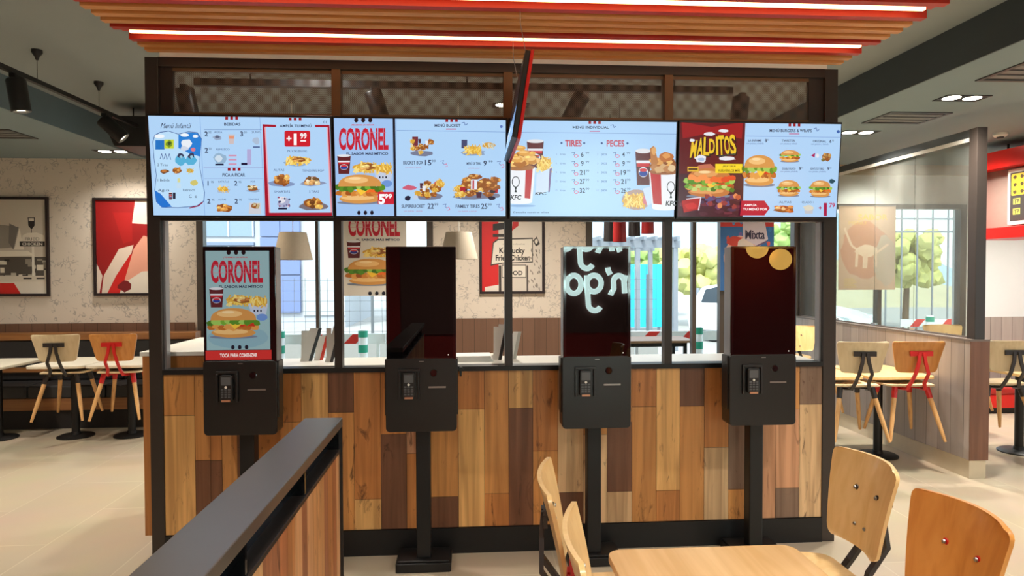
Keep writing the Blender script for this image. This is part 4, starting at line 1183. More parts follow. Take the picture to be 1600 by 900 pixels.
# ------------------------------------------------------------------ chairs
def make_chair(back_m, seat_m, metal, leg_m=leg_wood, h0=0.550, h1=0.805, wb=0.155, wt=0.210, cv=0.040):
    """dining chair facing +y, origin on the floor; moulded ply back on an A-shaped bracket with a T plate"""
    t = thing('dining_chair', '', 'chair')
    cr = 0.028

    def back(u, v):
        # rows are packed towards the rounded ends
        s = 2 * u - 1
        vv = v
        z = h0 + (h1 - h0) * vv
        hw = wb + (wt - wb) * vv
        d = min(z - h0, h1 - z)
        if d < cr: hw -= cr - math.sqrt(max(0, cr * cr - (cr - d) ** 2))
        y = -0.215 - 0.17 * (z - h0) + cv * s * s * (0.6 + 0.6 * vv) - 0.02 * vv * vv
        return (s * hw, y, z)
    rows = [0, 0.012, 0.03, 0.06, 0.11] + [0.11 + 0.78 * k / 10 for k in range(1, 10)] + [0.89, 0.94, 0.97, 0.988, 1]
    nb = MB()
    nb.sheet(lambda u, v: back(u, rows[int(round(v * (len(rows) - 1)))]), 16, len(rows) - 1, (0, -0.012, 0))
    bk = nb.build('backrest', [back_m], t, smooth=True)

    def seat(u, v):
        s = 2 * u - 1
        yy = -0.20 + 0.41 * v
        hw = 0.165 + 0.045 * math.sin(PI * min(1, v * 0.62 + 0.05))
        d = min(yy + 0.20, 0.21 - yy); c = 0.07
        if d < c: hw -= (c - math.sqrt(max(0, c * c - (c - d) ** 2))) * 0.9
        z = 0.440 - 0.012 * (1 - s * s) * math.sin(PI * v) - 0.018 * max(0, (v - 0.8) / 0.2) ** 2 + 0.01 * max(0, (0.2 - v) / 0.2) ** 2
        return (s * hw, yy, z)
    srow = [0, 0.02, 0.05, 0.1, 0.16] + [0.16 + 0.68 * k / 8 for k in range(1, 8)] + [0.84, 0.9, 0.95, 0.98, 1]
    ns = MB(); ns.sheet(lambda u, v: seat(u, srow[int(round(v * (len(srow) - 1)))]), 12, len(srow) - 1, (0, 0, -0.013))
    ns.build('seat', [seat_m], t, smooth=True)
    # bracket: T plate and two bars
    br = MB()
    yp = -0.215 - 0.17 * 0.15 - 0.030
    br.prism([(-0.088, 0.690), (0.088, 0.690), (0.088, 0.728), (-0.088, 0.728)], 'y', yp - 0.006, yp + 0.006)
    for s in (-1, 1):
        br.tube([(s * 0.018, yp - 0.006, 0.715), (s * 0.026, yp - 0.012, 0.64), (s * 0.050, yp - 0.012, 0.55), (s * 0.052, -0.225, 0.47), (s * 0.070, -0.20, 0.415), (s * 0.09, -0.11, 0.405)], 0.011, 4, flat=(0.024, 0.014))
        br.lathe([(0.009, -0.012), (0.009, 0.02)], (s * 0.055, yp + 0.005, 0.709), 10, axis='y')
    br.build('back_bracket', metal, t)
    # under frame with sockets
    uf = MB()
    feet = []
    for sx in (-1, 1):
        for sy, ft in ((-1, (0.215, -0.235)), (1, (0.200, 0.215))):
            a = Vector((sx * 0.125, sy * 0.125, 0.418)); f_ = Vector((sx * ft[0], ft[1], 0.0))
            d = (f_ - a)
            k = a + d * 0.20
            uf.tube([(0, 0, 0.410), (a.x * 0.8, a.y * 0.8, 0.412), a], 0.012, 4, flat=(0.03, 0.018))
            uf.tube([a + Vector((0, 0, 0.008)), k], [0.023, 0.021], 12)
            feet.append((a + d * 0.19, f_))
    uf.box(-0.05, 0.05, -0.05, 0.05, 0.402, 0.424)
    uf.build('seat_frame', metal, t)
    for a, f_ in feet:
        lg = MB(); lg.tube([a, a + (f_ - a) * 0.6, f_], [0.019, 0.017, 0.011], 12); lg.build('leg', leg_m, t, smooth=True)
    for sx, z in ((-0.055, 0.709), (0.055, 0.709), (-0.026, 0.600), (0.026, 0.600)):
        yb = -0.215 - 0.17 * (z - h0) + 0.003
        MB().lathe([(0.0, 0.004), (0.005, 0.003), (0.006, -0.001)], (sx, yb, z), 10, axis='y').build('screw', steel, t)
    return t


black_br = M('black_bracket', (40, 32, 28), 0.45, var=0.05)
protoA = make_chair(ply_pale, ply_pale, black_br)
protoB = make_chair(ply_or, ply_pale, red_mt)
protoC = make_chair(ply, ply, black_br)
protoD = make_chair(ply_or, ply, red_mt)
protoE = make_chair(ply, ply, black_br, h0=0.535, h1=0.820, wb=0.135, wt=0.172)
protoF = make_chair(ply_or, ply, red_mt, h0=0.535, h1=0.820, wb=0.135, wt=0.172)
_used = {}


def chair(proto, x, y, rz, label, group, z=0.26):
    c = proto if id(proto) not in _used else copy_tree(proto)
    _used[id(proto)] = 1
    c.location = (x, y, z); c.rotation_euler.z = rz
    tag(c, label, 'chair', group)
    return c


protoG = make_chair(ply, ply, black_br, h0=0.535, h1=0.820, wb=0.16, wt=0.21, cv=0.024)
protoH = make_chair(ply, ply, red_mt, h0=0.535, h1=0.820, wb=0.16, wt=0.21, cv=0.024)
# tables: laminate top, black column, round foot
def make_table(top_m, edge_m, w, d, r=0.05):
    t = thing('dining_table', '', 'table')
    tp = MB(); tp.prism(rrect(-w / 2, w / 2, -d / 2, d / 2, r, 6), 'z', 0.724, 0.75); tp.build('tabletop', [top_m], t, bevel=0.004)
    MB().box(-w / 2 + 0.08, w / 2 - 0.08, -d / 2 + 0.1, d / 2 - 0.1, 0.712, 0.724).build('top_plate', black_mt, t)
    MB().lathe([(0.036, 0.02), (0.036, 0.712)], n=20).build('column', black_mt, t, smooth=True)
    MB().lathe([(0.165, 0.0), (0.165, 0.010), (0.150, 0.018), (0.045, 0.024), (0.04, 0.05), (0.0, 0.05)], n=32).build('foot', black_mt, t, smooth=True)
    return t


tA = make_table(cream, cream, 0.52, 0.70)
GT = 'small tables along the left bench'
tA.location = (-3.91, 3.03, 0); tag(tA, 'small cream topped pedestal table behind the pale black bracketed chair on the left', 'table', GT)
t2 = copy_tree(tA); t2.location = (-3.37, 3.03, 0); tag(t2, 'small cream topped pedestal table behind the red bracketed chair on the left', 'table', GT)
t3 = copy_tree(tA); t3.location = (-4.62, 3.0, 0); tag(t3, 'small cream topped table cut by the left picture edge', 'table', GT)
GC = 'chairs hung on the tables by the left bench'
chair(protoA, -3.81, 2.76, 0.10, 'pale wood chair with black bracket hung on the left bench table', GC)
chair(protoB, -3.30, 2.76, 0.10, 'orange wood chair with red bracket hung on the table beside the left post', GC)

GT2 = 'tables by the right glass screen'
tB = make_table(ply, ply_edge, 0.56, 0.70)
tB.location = (3.595, 1.76, 0); tag(tB, 'light wood pedestal table behind the red bracketed chair at the glass screen', 'table', GT2)
t5 = copy_tree(tB); t5.location = (3.005, 1.80, 0); tag(t5, 'light wood pedestal table half hidden behind the right post', 'table', GT2)
t6 = copy_tree(tB); t6.location = (4.92, 1.77, 0); tag(t6, 'light wood pedestal table at the right picture edge beyond the low wall', 'table', GT2)
GC2 = 'chairs around the right tables'
chair(protoA, 3.15, 1.47, -0.10, 'pale wood chair with black bracket right next to the right post', GC2)
chair(protoB, 3.60, 1.45, -0.10, 'orange wood chair with red bracket hung on the table in front of the low wall', GC2)
chair(protoA, 4.40, 1.45, -0.12, 'pale wood chair with black bracket right of the low wall end', GC2)
chair(protoC, 3.38, 2.50, PI + 0.1, 'light wood chair facing the camera behind the pale chair by the right post', GC2, 0.26)
chair(protoD, 2.78, 2.45, PI, 'orange wood chair with four screws seen through the gap left of the right post', GC2, 0.24)
chair(protoC, 3.52, 3.3, PI, 'light wood chair near the back window right of the rightmost kiosk', GC2, 0.26)
chair(protoC, 4.90, 2.50, PI - 0.05, 'light wood chair facing the camera beyond the low wall under the white wall', GC2, 0.26)

# ------------------------------------------------------------------ the near table and its four chairs
nt_ = make_table(table_wood, ply_edge, 0.60, 1.20, 0.045)
nt_.location = (0.728, -2.36, 0); tag(nt_, 'oak table in the foreground with chairs hung on both sides', 'table')
GN = 'chairs hung around the near table'
chair(protoG, 0.496, -1.88, -PI / 2 - 0.12, 'far left chair at the near table, seen edge on with a black bracket', GN, 0.20)
chair(protoH, 0.511, -2.30, -PI / 2 - 0.12, 'chair at the left of the near table with a red bracket, nearest the camera', GN, 0.20)
chair(protoE, 1.03, -1.76, PI / 2, 'light wood chair back with four screws, right of the near table beside the right post', GN, 0.20)
chair(protoF, 1.005, -2.20, PI / 2, 'orange wood chair back in the bottom right corner of the picture', GN, 0.20)

# ------------------------------------------------------------------ queue rail in the foreground
rl = thing('queue_rail', 'low queue divider with black top rail and narrow wood slats in the foreground', 'queue divider', (-0.52, -1.385, 0))
LEN = 2.3
MB().box(-0.067, 0.067, -LEN, 0, 1.068, 1.10).build('top_cap', M('satin_rail', (136, 129, 122), 0.30, 0.8, var=0.04), rl, bevel=0.003)
MB().box(-0.062, 0.060, -LEN, -0.004, 0.976, 0.990).build('lower_rail', M('dark_steel_edge', (66, 58, 54), 0.35, 0.6), rl, bevel=0.002)
MB().box(-0.062, 0.018, -LEN, -0.004, 0.990, 1.068).build('inner_panel', M('dark_mirror_panel', (70, 76, 86), 0.16, 0.9, var=0.03), rl)
for y in (-0.012, -0.50, -1.0, -1.5, -2.0):
    MB().box(0.018, 0.056, y - 0.012, y, 0.990, 1.068).build('spacer', black_gl, rl)
MB().box(-0.066, 0.066, -0.012, 0.0, 0.0, 1.068).build('end_plate', black_mt, rl)
b = MB(); y = -0.012
rr = random.Random(11)
while y > -LEN:
    w = rr.choice([0.07, 0.075, 0.085, 0.06])
    c = rr.choice([(206, 150, 98), (196, 132, 80), (222, 176, 124), (184, 116, 74), (214, 160, 112), (170, 110, 76)])
    zc = rr.uniform(0.35, 0.8) if rr.random() < 0.4 else 0.08
    b.box(0.03, 0.056, y - w + 0.001, y, zc + 0.001, 0.976, 0, lin(c))
    if zc > 0.1: b.box(0.03, 0.056, y - w + 0.001, y, 0.08, zc - 0.001, 0, lin(rr.choice([(150, 96, 66), (216, 170, 120), (176, 112, 66)])))
    b.box(-0.056, -0.03, y - w + 0.001, y, 0.08, 0.976, 0, lin(c))
    y -= w
b.build('wood_slats', clad, rl)
MB().box(-0.03, 0.03, -LEN, -0.012, 0.0, 0.976).build('core', black_mt, rl)
MB().box(-0.05, 0.05, -LEN, -0.012, 0.0, 0.08).build('kickboard', black_mt, rl)

# ------------------------------------------------------------------ left bench, station, low wall and glass screen
bn = thing('wall_bench', 'long dark upholstered bench with oak rails along the left wall', 'bench', (-5.35, 3.6, 0))
hx = 2.35
MB().box(-hx, hx, -0.22, 0.22, 0.0, 0.20).build('plinth', M('bench_plinth', (32, 27, 25), 0.6), bn)
MB().box(-hx, hx, -0.26, 0.22, 0.20, 0.325).build('front_board', bench_wood, bn, bevel=0.003)
n = 6
for k in range(n):
    a = -hx + 2 * hx * k / n; c = a + 2 * hx / n
    MB().box(a + 0.004, c - 0.004, -0.27, 0.14, 0.325, 0.46).build('seat_cushion', cushion_m, bn, bevel=0.02, seg=3)
    MB().box(a + 0.004, c - 0.004, 0.10, 0.20, 0.46, 0.90).build('back_cushion', cushion_m, bn, bevel=0.02, seg=3)
MB().box(-hx, hx, 0.06, 0.105, 0.555, 0.605).build('back_rail', bench_wood, bn)
MB().box(-hx, hx, 0.08, 0.245, 0.90, 0.975).build('top_rail', bench_wood, bn, bevel=0.004)
rb = thing('wall_bench', 'low red bench along the back wall at the right picture edge', 'bench', (6.9, 3.5, 0))
MB().box(-1.05, 1.05, -0.2, 0.2, 0.0, 0.07).build('plinth', black_mt, rb)
MB().box(-1.05, 1.05, -0.24, 0.2, 0.07, 0.22).build('front_board', red_pl, rb, bevel=0.004)
MB().box(-1.05, 1.05, -0.25, 0.2, 0.22, 0.30).build('seat_cushion', M('red_leather', (170, 30, 24), 0.5, bump=0.2), rb, bevel=0.02)

st = thing('tray_station', 'oak tray station with white top standing behind the left post', 'tray station', (-1.70, 0.95, 0))
MB().box(-0.19, 0.24, -0.42, 0.42, 0.10, 1.145).build('cabinet', station_wood, st, bevel=0.003)
MB().box(-0.17, 0.22, -0.38, 0.40, 0.0, 0.10).build('plinth', black_mt, st)
MB().box(-0.20, 0.25, -0.43, 0.43, 1.145, 1.17).build('worktop', white_pl, st, bevel=0.003)
st.location = (-1.685, 0.555, 0)
bo0 = None
for (x, y, h, lab) in ((-1.66, 0.60, 0.10, 'taller black dispenser on the white top of the tray station'), (-1.545, 0.37, 0.085, 'black dispenser at the front edge of the tray station')):
    t = thing('sauce_dispenser', lab, 'dispenser', (x, y, 1.17), 0, 'dispensers on the tray station')
    MB().lathe([(0.017, 0), (0.018, h * 0.8), (0.012, h * 0.9), (0.0, h * 0.9)], n=16).build('body', black_pl, t, smooth=True)
    MB().tube([(0, 0, h * 0.9), (0, 0, h + 0.01), (-0.018, 0, h + 0.012)], 0.004, 8).build('pump', black_pl, t)

# things lying on the ledge behind the kiosks
paper = M('white_paper', (240, 238, 232), 0.6, var=0.02)
LZ = 1.083
sk = thing('tray_liner_stack', 'stack of white paper liners on the ledge behind the second kiosk', 'paper stack', (0.02, 0.27, LZ))
for k in range(5):
    MB().box(-0.13, 0.13 - 0.004 * k, -0.09, 0.09, 0.007 * k, 0.007 * k + 0.006).build('sheet', paper, sk)
sk2 = thing('napkin_stack', 'low pile of loose napkins right of the paper liners on the ledge', 'napkins', (0.15, 0.40, LZ))
for k in range(3):
    bq = MB().box(-0.05, 0.05, -0.05, 0.05, 0.006 * k, 0.006 * k + 0.005).build('napkin', M('cream_paper', (226, 220, 206), 0.7), sk2)
    bq.rotation_euler.z = 0.2 * k


def leaflet(label, x, y, lean, w, h, colr, turn=0.0):
    t = thing('menu_leaflet', label, 'leaflet', (x, y, LZ), turn, 'leaflets standing on the ledge')
    m1 = M('leaflet_%s' % '_'.join(str(v) for v in colr), colr, 0.4, var=0.03)
    f = MB(); f.prism([(-w / 2, 0), (w / 2, 0), (w / 2 + lean * h, h), (-w / 2 + lean * h, h)], 'y', -0.003, 0.0); f.build('front_sheet', paper, t)
    g = MB(); g.prism([(w / 2 - 0.02, 0.0), (w / 2, 0), (w / 2 + lean * h, h), (w / 2 + lean * h - 0.02, h)], 'y', -0.0045, -0.003); g.build('printed_edge', m1, t)
    bck = MB(); bck.prism([(0.0, 0), (0.06, 0), (0.008, h * 0.93)], 'x', -w / 2 + 0.01, w / 2 - 0.01)
    o = bck.build('prop', paper, t)
    return t


leaflet('white leaflet with dark edge leaning behind the lit kiosk, left of the red one', at(478, 545, 0.3).x, 0.30, 0.30, 0.07, 0.20, (30, 30, 32), 0.3)
leaflet('white leaflet with red edge leaning behind the lit kiosk', at(495, 545, 0.3).x, 0.34, 0.25, 0.055, 0.15, (206, 52, 34), 0.2)
leaflet('white leaflet against the first mullion right of the lit kiosk', at(517, 540, 0.3).x, 0.24, 0.25, 0.05, 0.22, (60, 60, 62), 0.1)
leaflet('tall white menu card leaning left of the middle mullion', at(776, 535, 0.25).x, 0.25, 0.20, 0.06, 0.22, (36, 34, 34), -0.2)
leaflet('white menu card leaning right of the middle mullion', at(800, 535, 0.30).x, 0.30, 0.20, 0.05, 0.17, (190, 188, 180), -0.2)

# low wall with glass screen on the right
lw = thing('low_divider_wall', 'low wall of grey wood boards with pale skirting carrying the glass screen', 'low wall', (3.962, 2.45, 0))
MB().box(-0.076, 0.076, -1.385, 1.40, 0.146, 1.075).build('board_cladding', grey_plank, lw, bevel=0.002)
MB().box(-0.068, 0.068, -1.378, 1.40, 0.0, 0.146).build('skirting', M('pale_tile_skirting', (206, 192, 166), 0.35), lw)
MB().box(-0.077, 0.077, -1.392, -1.384, 0.146, 1.075).build('end_board', M_wood('brown_end_board', (126, 84, 62), (108, 70, 50), 0.45, 'z', 0.7), lw)
MB().box(-0.08, 0.08, -1.39, 1.40, 1.075, 1.09).build('cap', M('taupe_cap', (110, 98, 90), 0.4), lw)
gs = thing('glass_screen', 'clear glass screen in slim dark frame standing on the low wall', 'glass screen', (3.962, 2.45, 1.09))
MB().box(-0.042, 0.042, -1.385, -1.30, 0, 1.64).build('post', post_m, gs, bevel=0.003)
MB().box(-0.03, 0.03, -1.30, 1.40, 1.575, 1.64).build('top_frame', M('screen_frame', (74, 78, 80), 0.4, 0.3), gs)
MB().box(-0.035, -0.028, -1.30, 1.40, 1.545, 1.575).build('pale_lower_edge', white_pl, gs)
scr_gl = M_glass('screen_glass', (226, 230, 226), reflect_haze=0.07, refl=0.03, rough=0.02)
yy = [-1.30, -0.62, -0.05, 0.62, 1.38]
for a, c in zip(yy, yy[1:]):
    MB().box(-0.005, 0.005, a + 0.003, c - 0.003, 0.012, 1.56).build('pane', scr_gl, gs)
clipm = M('clip_chrome', (180, 182, 184), 0.2, 0.9)
for a in yy[1:4]:
    MB().box(-0.014, 0.014, a - 0.035, a + 0.035, 0.0, 0.03).build('clamp', clipm, gs, bevel=0.003)
MB().box(-0.012, 0.012, -1.30, 1.40, 0.0, 0.012).build('bottom_channel', M('taupe_cap', (110, 98, 90), 0.4), gs)

# red frame box with a white game panel, hanging at the right
rx = thing('red_frame_box', 'red box frame around a white panel high at the right picture edge', 'wall box', (5.45, 2.05, 1.94))
xx0, xx1, hy = -0.25, 0.25, 0.70
MB().box(xx0, xx1, -hy, hy, 0.0, 0.11).build('bottom_rail', red_pl, rx, bevel=0.003)
MB().box(xx0, xx1, -hy, hy, 0.69, 0.86).build('top_rail', red_pl, rx, bevel=0.003)
MB().box(xx0, xx1, hy - 0.06, hy, 0.11, 0.69).build('side_rail', red_pl, rx, bevel=0.003)
MB().box(xx0, xx1, -hy, -hy + 0.62, 0.11, 0.69).build('side_rail', red_pl, rx, bevel=0.003)
MB().box(xx0 + 0.14, xx1, -hy + 0.62, hy - 0.06, 0.11, 0.69).build('back_panel', M('taupe_panel', (150, 128, 118), 0.6), rx)
for y in (-0.5, 0.5): MB().tube([(0, y, 0.86), (0, y, ZL - 1.94)], 0.012, 8).build('hanger_rod', black_mt, rx)
gp = thing('game_panel', 'white bordered panel with yellow icons set inside the red box', 'panel', (5.295, 2.20, 2.07), -PI / 2, None)
MB().prism(rrect(-0.17, 0.17, 0, 0.54, 0.015), 'y', 0.0, 0.03).build('surround', white_pl, gp, bevel=0.003)
p = Paint([(0, 0), (300, 0), (300, 480), (0, 480)], 0.28, 0.47, (62, 58, 56))
p.poly(rrect(16, 284, 14, 226, 14), (232, 188, 50))
for i in range(3):
    for j in range(3): p.blob(62 + 88 * i, 48 + 72 * j, 22, 18, (70, 58, 30))
for i in range(2): p.rect(40, 256 + 100 * i, 130, 316 + 100 * i, (190, 184, 80)); p.text(85, 286 + 100 * i, 40, 'TP', (70, 66, 50), w=70, bold=0.04)
p.ell(230, 320, 42, 44, (240, 196, 60))
p.done('display', M_print('poster_print', 0.5), gp, (0, -0.001, 0.035))

# ------------------------------------------------------------------ pendants
shade_m = M('beige_linen_shade', (176, 162, 142), 0.8, var=0.06, scale=60, stretch=(1, 1, 1))


def make_pendant():
    t = thing('pendant_lamp', '', 'pendant lamp')
    MB().lathe([(0.118, 0.245), (0.172, 0.0), (0.166, 0.0), (0.112, 0.245)], n=36).build('shade', shade_m, t, smooth=True)
    MB().lathe([(0.0, 0.244), (0.115, 0.244), (0.115, 0.240), (0.0, 0.240)], n=24).build('top_disc', shade_m, t)
    MB().lathe([(0.0, 0.05), (0.03, 0.07), (0.035, 0.11), (0.015, 0.15), (0.015, 0.24)], n=16).build('bulb', M_emit('warm_bulb', (255, 220, 170), 0.3), t, smooth=True)
    MB().tube([(0, 0, 0.245), (0, 0, 1.45)], 0.004, 6).build('cable', white_pl, t)
    return t


pe = make_pendant()
a = at(458, 406, 2.25); pe.location = (a.x, 2.25, a.z); tag(pe, 'beige cone pendant lamp hanging right of the lit kiosk', 'pendant lamp', 'beige pendant lamps')
a = at(717, 405, 2.25); p2 = copy_tree(pe); p2.location = (a.x, 2.25, a.z); tag(p2, 'beige cone pendant lamp hanging right of the second kiosk', 'pendant lamp', 'beige pendant lamps')
for ch in pe.children: pass


def make_bucket_lamp(m):
    t = thing('pendant_lamp', '', 'pendant lamp')
    MB().lathe([(0.045, 0.20), (0.058, 0.19), (0.062, 0.0), (0.058, 0.0), (0.054, 0.18)], n=24).build('shade', m, t, smooth=True)
    MB().lathe([(0.012, 0.20), (0.014, 0.24), (0.0, 0.24)], n=12).build('cap', black_pl, t)
    MB().tube([(0, 0, 0.24), (0, 0, 1.25)], 0.003, 6).build('cable', black_mt, t)
    return t


lbk, lrd = make_bucket_lamp(M('lamp_black', (36, 30, 30), 0.45)), make_bucket_lamp(M('lamp_red', (150, 24, 24), 0.4))
for lamp, px, py, lab, first in ((lbk, 953, 377, 'black tube pendant lamp, left of the pair above the third kiosk', 1), (lrd, 968, 378, 'red tube pendant lamp right above the third kiosk', 1),
                                 (lbk, 991, 369, 'black tube pendant lamp left of the rightmost red one', 0), (lrd, 1012, 365, 'red tube pendant lamp beside the third mullion', 0)):
    Yp = {953: 2.6, 968: 2.2, 991: 2.9, 1012: 2.6}[px]
    l = lamp if first else copy_tree(lamp)
    a = at(px, py, Yp); l.location = (a.x, Yp, a.z); tag(l, lab, 'pendant lamp', 'tube pendant lamps by the back window')

# ------------------------------------------------------------------ framed pictures and window posters
print_m = M_print('poster_print', 0.5)


def framed(label, x0, x1, z0, z1, draw):
    W, H = x1 - x0, z1 - z0
    t = thing('framed_poster', label, 'framed poster', ((x0 + x1) / 2, YB - 0.005, z0), 0, 'framed posters on the wallpaper')
    f = MB(); w = 0.028
    f.box(-W / 2, W / 2, -0.03, 0.0, 0, w); f.box(-W / 2, W / 2, -0.03, 0.0, H - w, H); f.box(-W / 2, -W / 2 + w, -0.03, 0.0, w, H - w); f.box(W / 2 - w, W / 2, -0.03, 0.0, w, H - w)
    f.build('frame', M('poster_frame', (38, 24, 24), 0.45), t)
    draw(W - 2 * w, H - 2 * w).done('print', print_m, t, (0, -0.012, w))
    return t


def pic_old_shop(W, H):
    p = Paint([(-200, 0), (330, 0), (330, 790), (-200, 790)], W, H, (206, 194, 178))
    p.poly([(-200, 300), (-60, 210), (100, 230), (60, 400), (-200, 420)], (150, 142, 132)); p.poly([(20, 200), (95, 235), (50, 420), (10, 360)], (120, 114, 108)); p.poly([(55, 420), (105, 240), (140, 420)], (240, 230, 214))
    p.poly([(176, 150), (236, 150), (232, 220), (206, 250), (180, 220)], (48, 42, 40)); p.rect(184, 156, 228, 180, (226, 216, 200)); p.line([(206, 250), (206, 280)], 5, (60, 54, 50))
    p.poly([(130, 300), (170, 280), (250, 276), (310, 300), (316, 350), (120, 350)], (232, 222, 206)); p.rect(104, 350, 316, 392, (52, 46, 42)); p.text(210, 330, 26, 'FRIED', (110, 100, 92), w=120); p.text(210, 372, 24, 'CHICKEN', (230, 222, 208), w=170, bold=0.02)
    p.rect(205, 392, 226, 700, (230, 222, 208)); p.poly([(-200, 430), (170, 430), (230, 470), (-200, 480)], (236, 226, 208)); p.rect(-200, 480, 330, 640, (84, 76, 68))
    for k in range(22):
        x, y = p.rnd.uniform(-180, 310), p.rnd.uniform(490, 640); p.rect(x, y, x + p.rnd.uniform(20, 60), y + p.rnd.uniform(15, 60), p.rnd.choice([(226, 216, 198), (40, 36, 34), (150, 140, 126), (190, 180, 164)]))
    p.rect(205, 470, 226, 690, (230, 222, 208)); p.rect(-200, 640, 330, 690, (214, 202, 184)); p.rect(130, 655, 200, 668, (50, 44, 40)); p.rect(240, 655, 310, 668, (60, 54, 50)); p.rect(-200, 690, 330, 790, (224, 212, 196)); p.poly([(-200, 700), (50, 700), (105, 790), (-200, 790)], (206, 36, 30))
    return p


def pic_red(W, H):
    p = Paint([(0, 0), (560, 0), (560, 690), (0, 690)], W, H, (150, 20, 20))
    # plain generic composition in the same red, cream and salmon
    p.poly([(350, 0), (560, 0), (560, 180), (320, 170)], (226, 210, 196)); p.poly([(200, 360), (330, 330), (300, 420), (130, 690), (40, 690), (60, 560)], (222, 202, 184))
    p.poly([(300, 400), (330, 400), (250, 690), (90, 690), (170, 560)], (206, 30, 26)); p.poly([(330, 360), (420, 260), (560, 300), (560, 690), (210, 690)], (228, 160, 136)); p.poly([(230, 620), (400, 530), (560, 520), (560, 690), (200, 690)], (232, 220, 204))
    p.poly([(0, 470), (50, 560), (20, 690), (0, 690)], (226, 206, 190)); p.blob(250, 640, 60, 40, (120, 20, 24)); p.poly([(150, 90), (320, 90), (320, 300), (240, 320)], (168, 26, 24))
    return p


def pic_sign(W, H):
    p = Paint([(862, -90), (1238, -90), (1238, 436), (862, 436)], W, H, (208, 196, 182))
    p.rect(862, -90, 965, 436, (204, 34, 34)); p.poly([(880, 410), (975, 395), (975, 436), (880, 436)], (226, 214, 200)); p.rect(966, 280, 982, 436, (60, 54, 50))
    p.poly([(930, 30), (1010, 20), (1010, 60), (930, 70)], (40, 36, 34)); p.rect(930, 90, 1010, 108, (50, 46, 42)); p.poly([(1060, -90), (1095, -90), (1090, 40), (1050, 70)], (190, 40, 40))
    p.poly([(930, 140), (960, 118), (1180, 112), (1180, 262), (990, 268), (915, 282)], (64, 58, 54)); p.poly([(936, 146), (964, 126), (1174, 120), (1174, 256), (990, 262), (922, 272)], (222, 212, 196))
    p.text(1050, 188, 34, 'Kentucky', (40, 34, 32), w=160, bold=0.03); p.text(1055, 232, 34, 'Fried Chicken', (40, 34, 32), w=215, bold=0.03); p.text(1060, 150, 8, 'visit the colonel at', (110, 100, 92), w=140)
    p.rect(985, 275, 1138, 355, (90, 82, 76)); p.rect(990, 280, 1134, 350, (222, 212, 198)); p.text(1060, 325, 26, 'FOOD', (50, 44, 42), w=110, bold=0.03)
    p.poly([(1180, 130), (1205, 105), (1225, 150), (1200, 165)], (60, 54, 50)); p.ell(1202, 134, 10, 14, (216, 206, 190))
    for k in range(40): p.line([(1080 + 150 * p.rnd.random(), 200 + 225 * p.rnd.random())] * 1 + [(1085 + 150 * p.rnd.random(), 240 + 180 * p.rnd.random())] if False else [(x_ := 1145 + 85 * p.rnd.random(), y_ := 170 + 250 * p.rnd.random()), (x_ + 4, y_ + 14)], 5, (120, 110, 100))
    p.rect(1140, 280, 1150, 436, (80, 72, 66))
    return p


framed('black framed poster of an old shop with a tall sign, at the left picture edge', -5.35, -4.63, 1.375, 2.47, pic_old_shop)
framed('black framed red and cream poster beside the left post', -4.155, -3.42, 1.375, 2.465, pic_red)
framed('black framed poster of an old roadside chicken sign between the kiosks', 0.135, 0.890, 1.375, 2.44, pic_sign)


def window_poster(label, x0, x1, z0, z1, draw, Y=YB - 0.05):
    W, H = x1 - x0, z1 - z0
    t = thing('window_poster', label, 'window poster', ((x0 + x1) / 2, Y, z0), 0, 'posters hung in the back windows')
    MB().box(-W / 2, W / 2, 0.0005, 0.003, 0, H).build('backing', white_pl, t)
    draw(W, H).done('print', print_m, t)
    MB().box(-W / 2, W / 2, -0.004, 0.007, H, H + 0.018).build('hanging_bar', silver, t)
    for s in (-1, 1): MB().tube([(s * W * 0.4, 0.002, H + 0.018), (s * W * 0.4, 0.002, ZH - z0 - 0.02)], 0.0015, 5).build('cord', silver, t)
    return t


def pic_coronel(W, H):
    p = Paint([(0, 0), (500, 0), (500, 800), (0, 800)], W, H, (222, 214, 202))
    draw_coronel(p, 0, 0, 500, 800, False)
    return p


def pic_mix(W, H):
    p = Paint([(60, -60), (960, -60), (960, 780), (60, 780)], W, H, (56, 112, 176))
    p.rect(60, -60, 960, 120, (206, 60, 56))
    for k in range(26): p.blob(120 + 820 * p.rnd.random(), 560 * p.rnd.random() - 40, 30, 26, p.rnd.choice([(60, 130, 200), (90, 150, 210), (214, 90, 80), (120, 96, 170)]))
    p.blob(420, 420, 300, 200, (238, 190, 176), 22, 0.1); p.blob(300, 270, 150, 60, (214, 70, 56)); p.blob(480, 300, 160, 80, (240, 222, 212))
    for k in range(5): p.ell(410, 410, 100 - 20 * k, 84 - 16 * k, ((228, 110, 90), (242, 196, 182))[k % 2])
    p.blob(590, 470, 60, 50, (226, 120, 100)); p.blob(640, 420, 120, 70, (240, 226, 222))
    p.poly([(430, 60), (800, 60), (860, 250), (700, 330), (440, 240)], (226, 210, 222)); p.text(640, 200, 90, 'Mixta', (56, 44, 76), w=330, bold=0.03); p.line([(640, 330), (840, 270)], 16, (110, 80, 120))
    return p


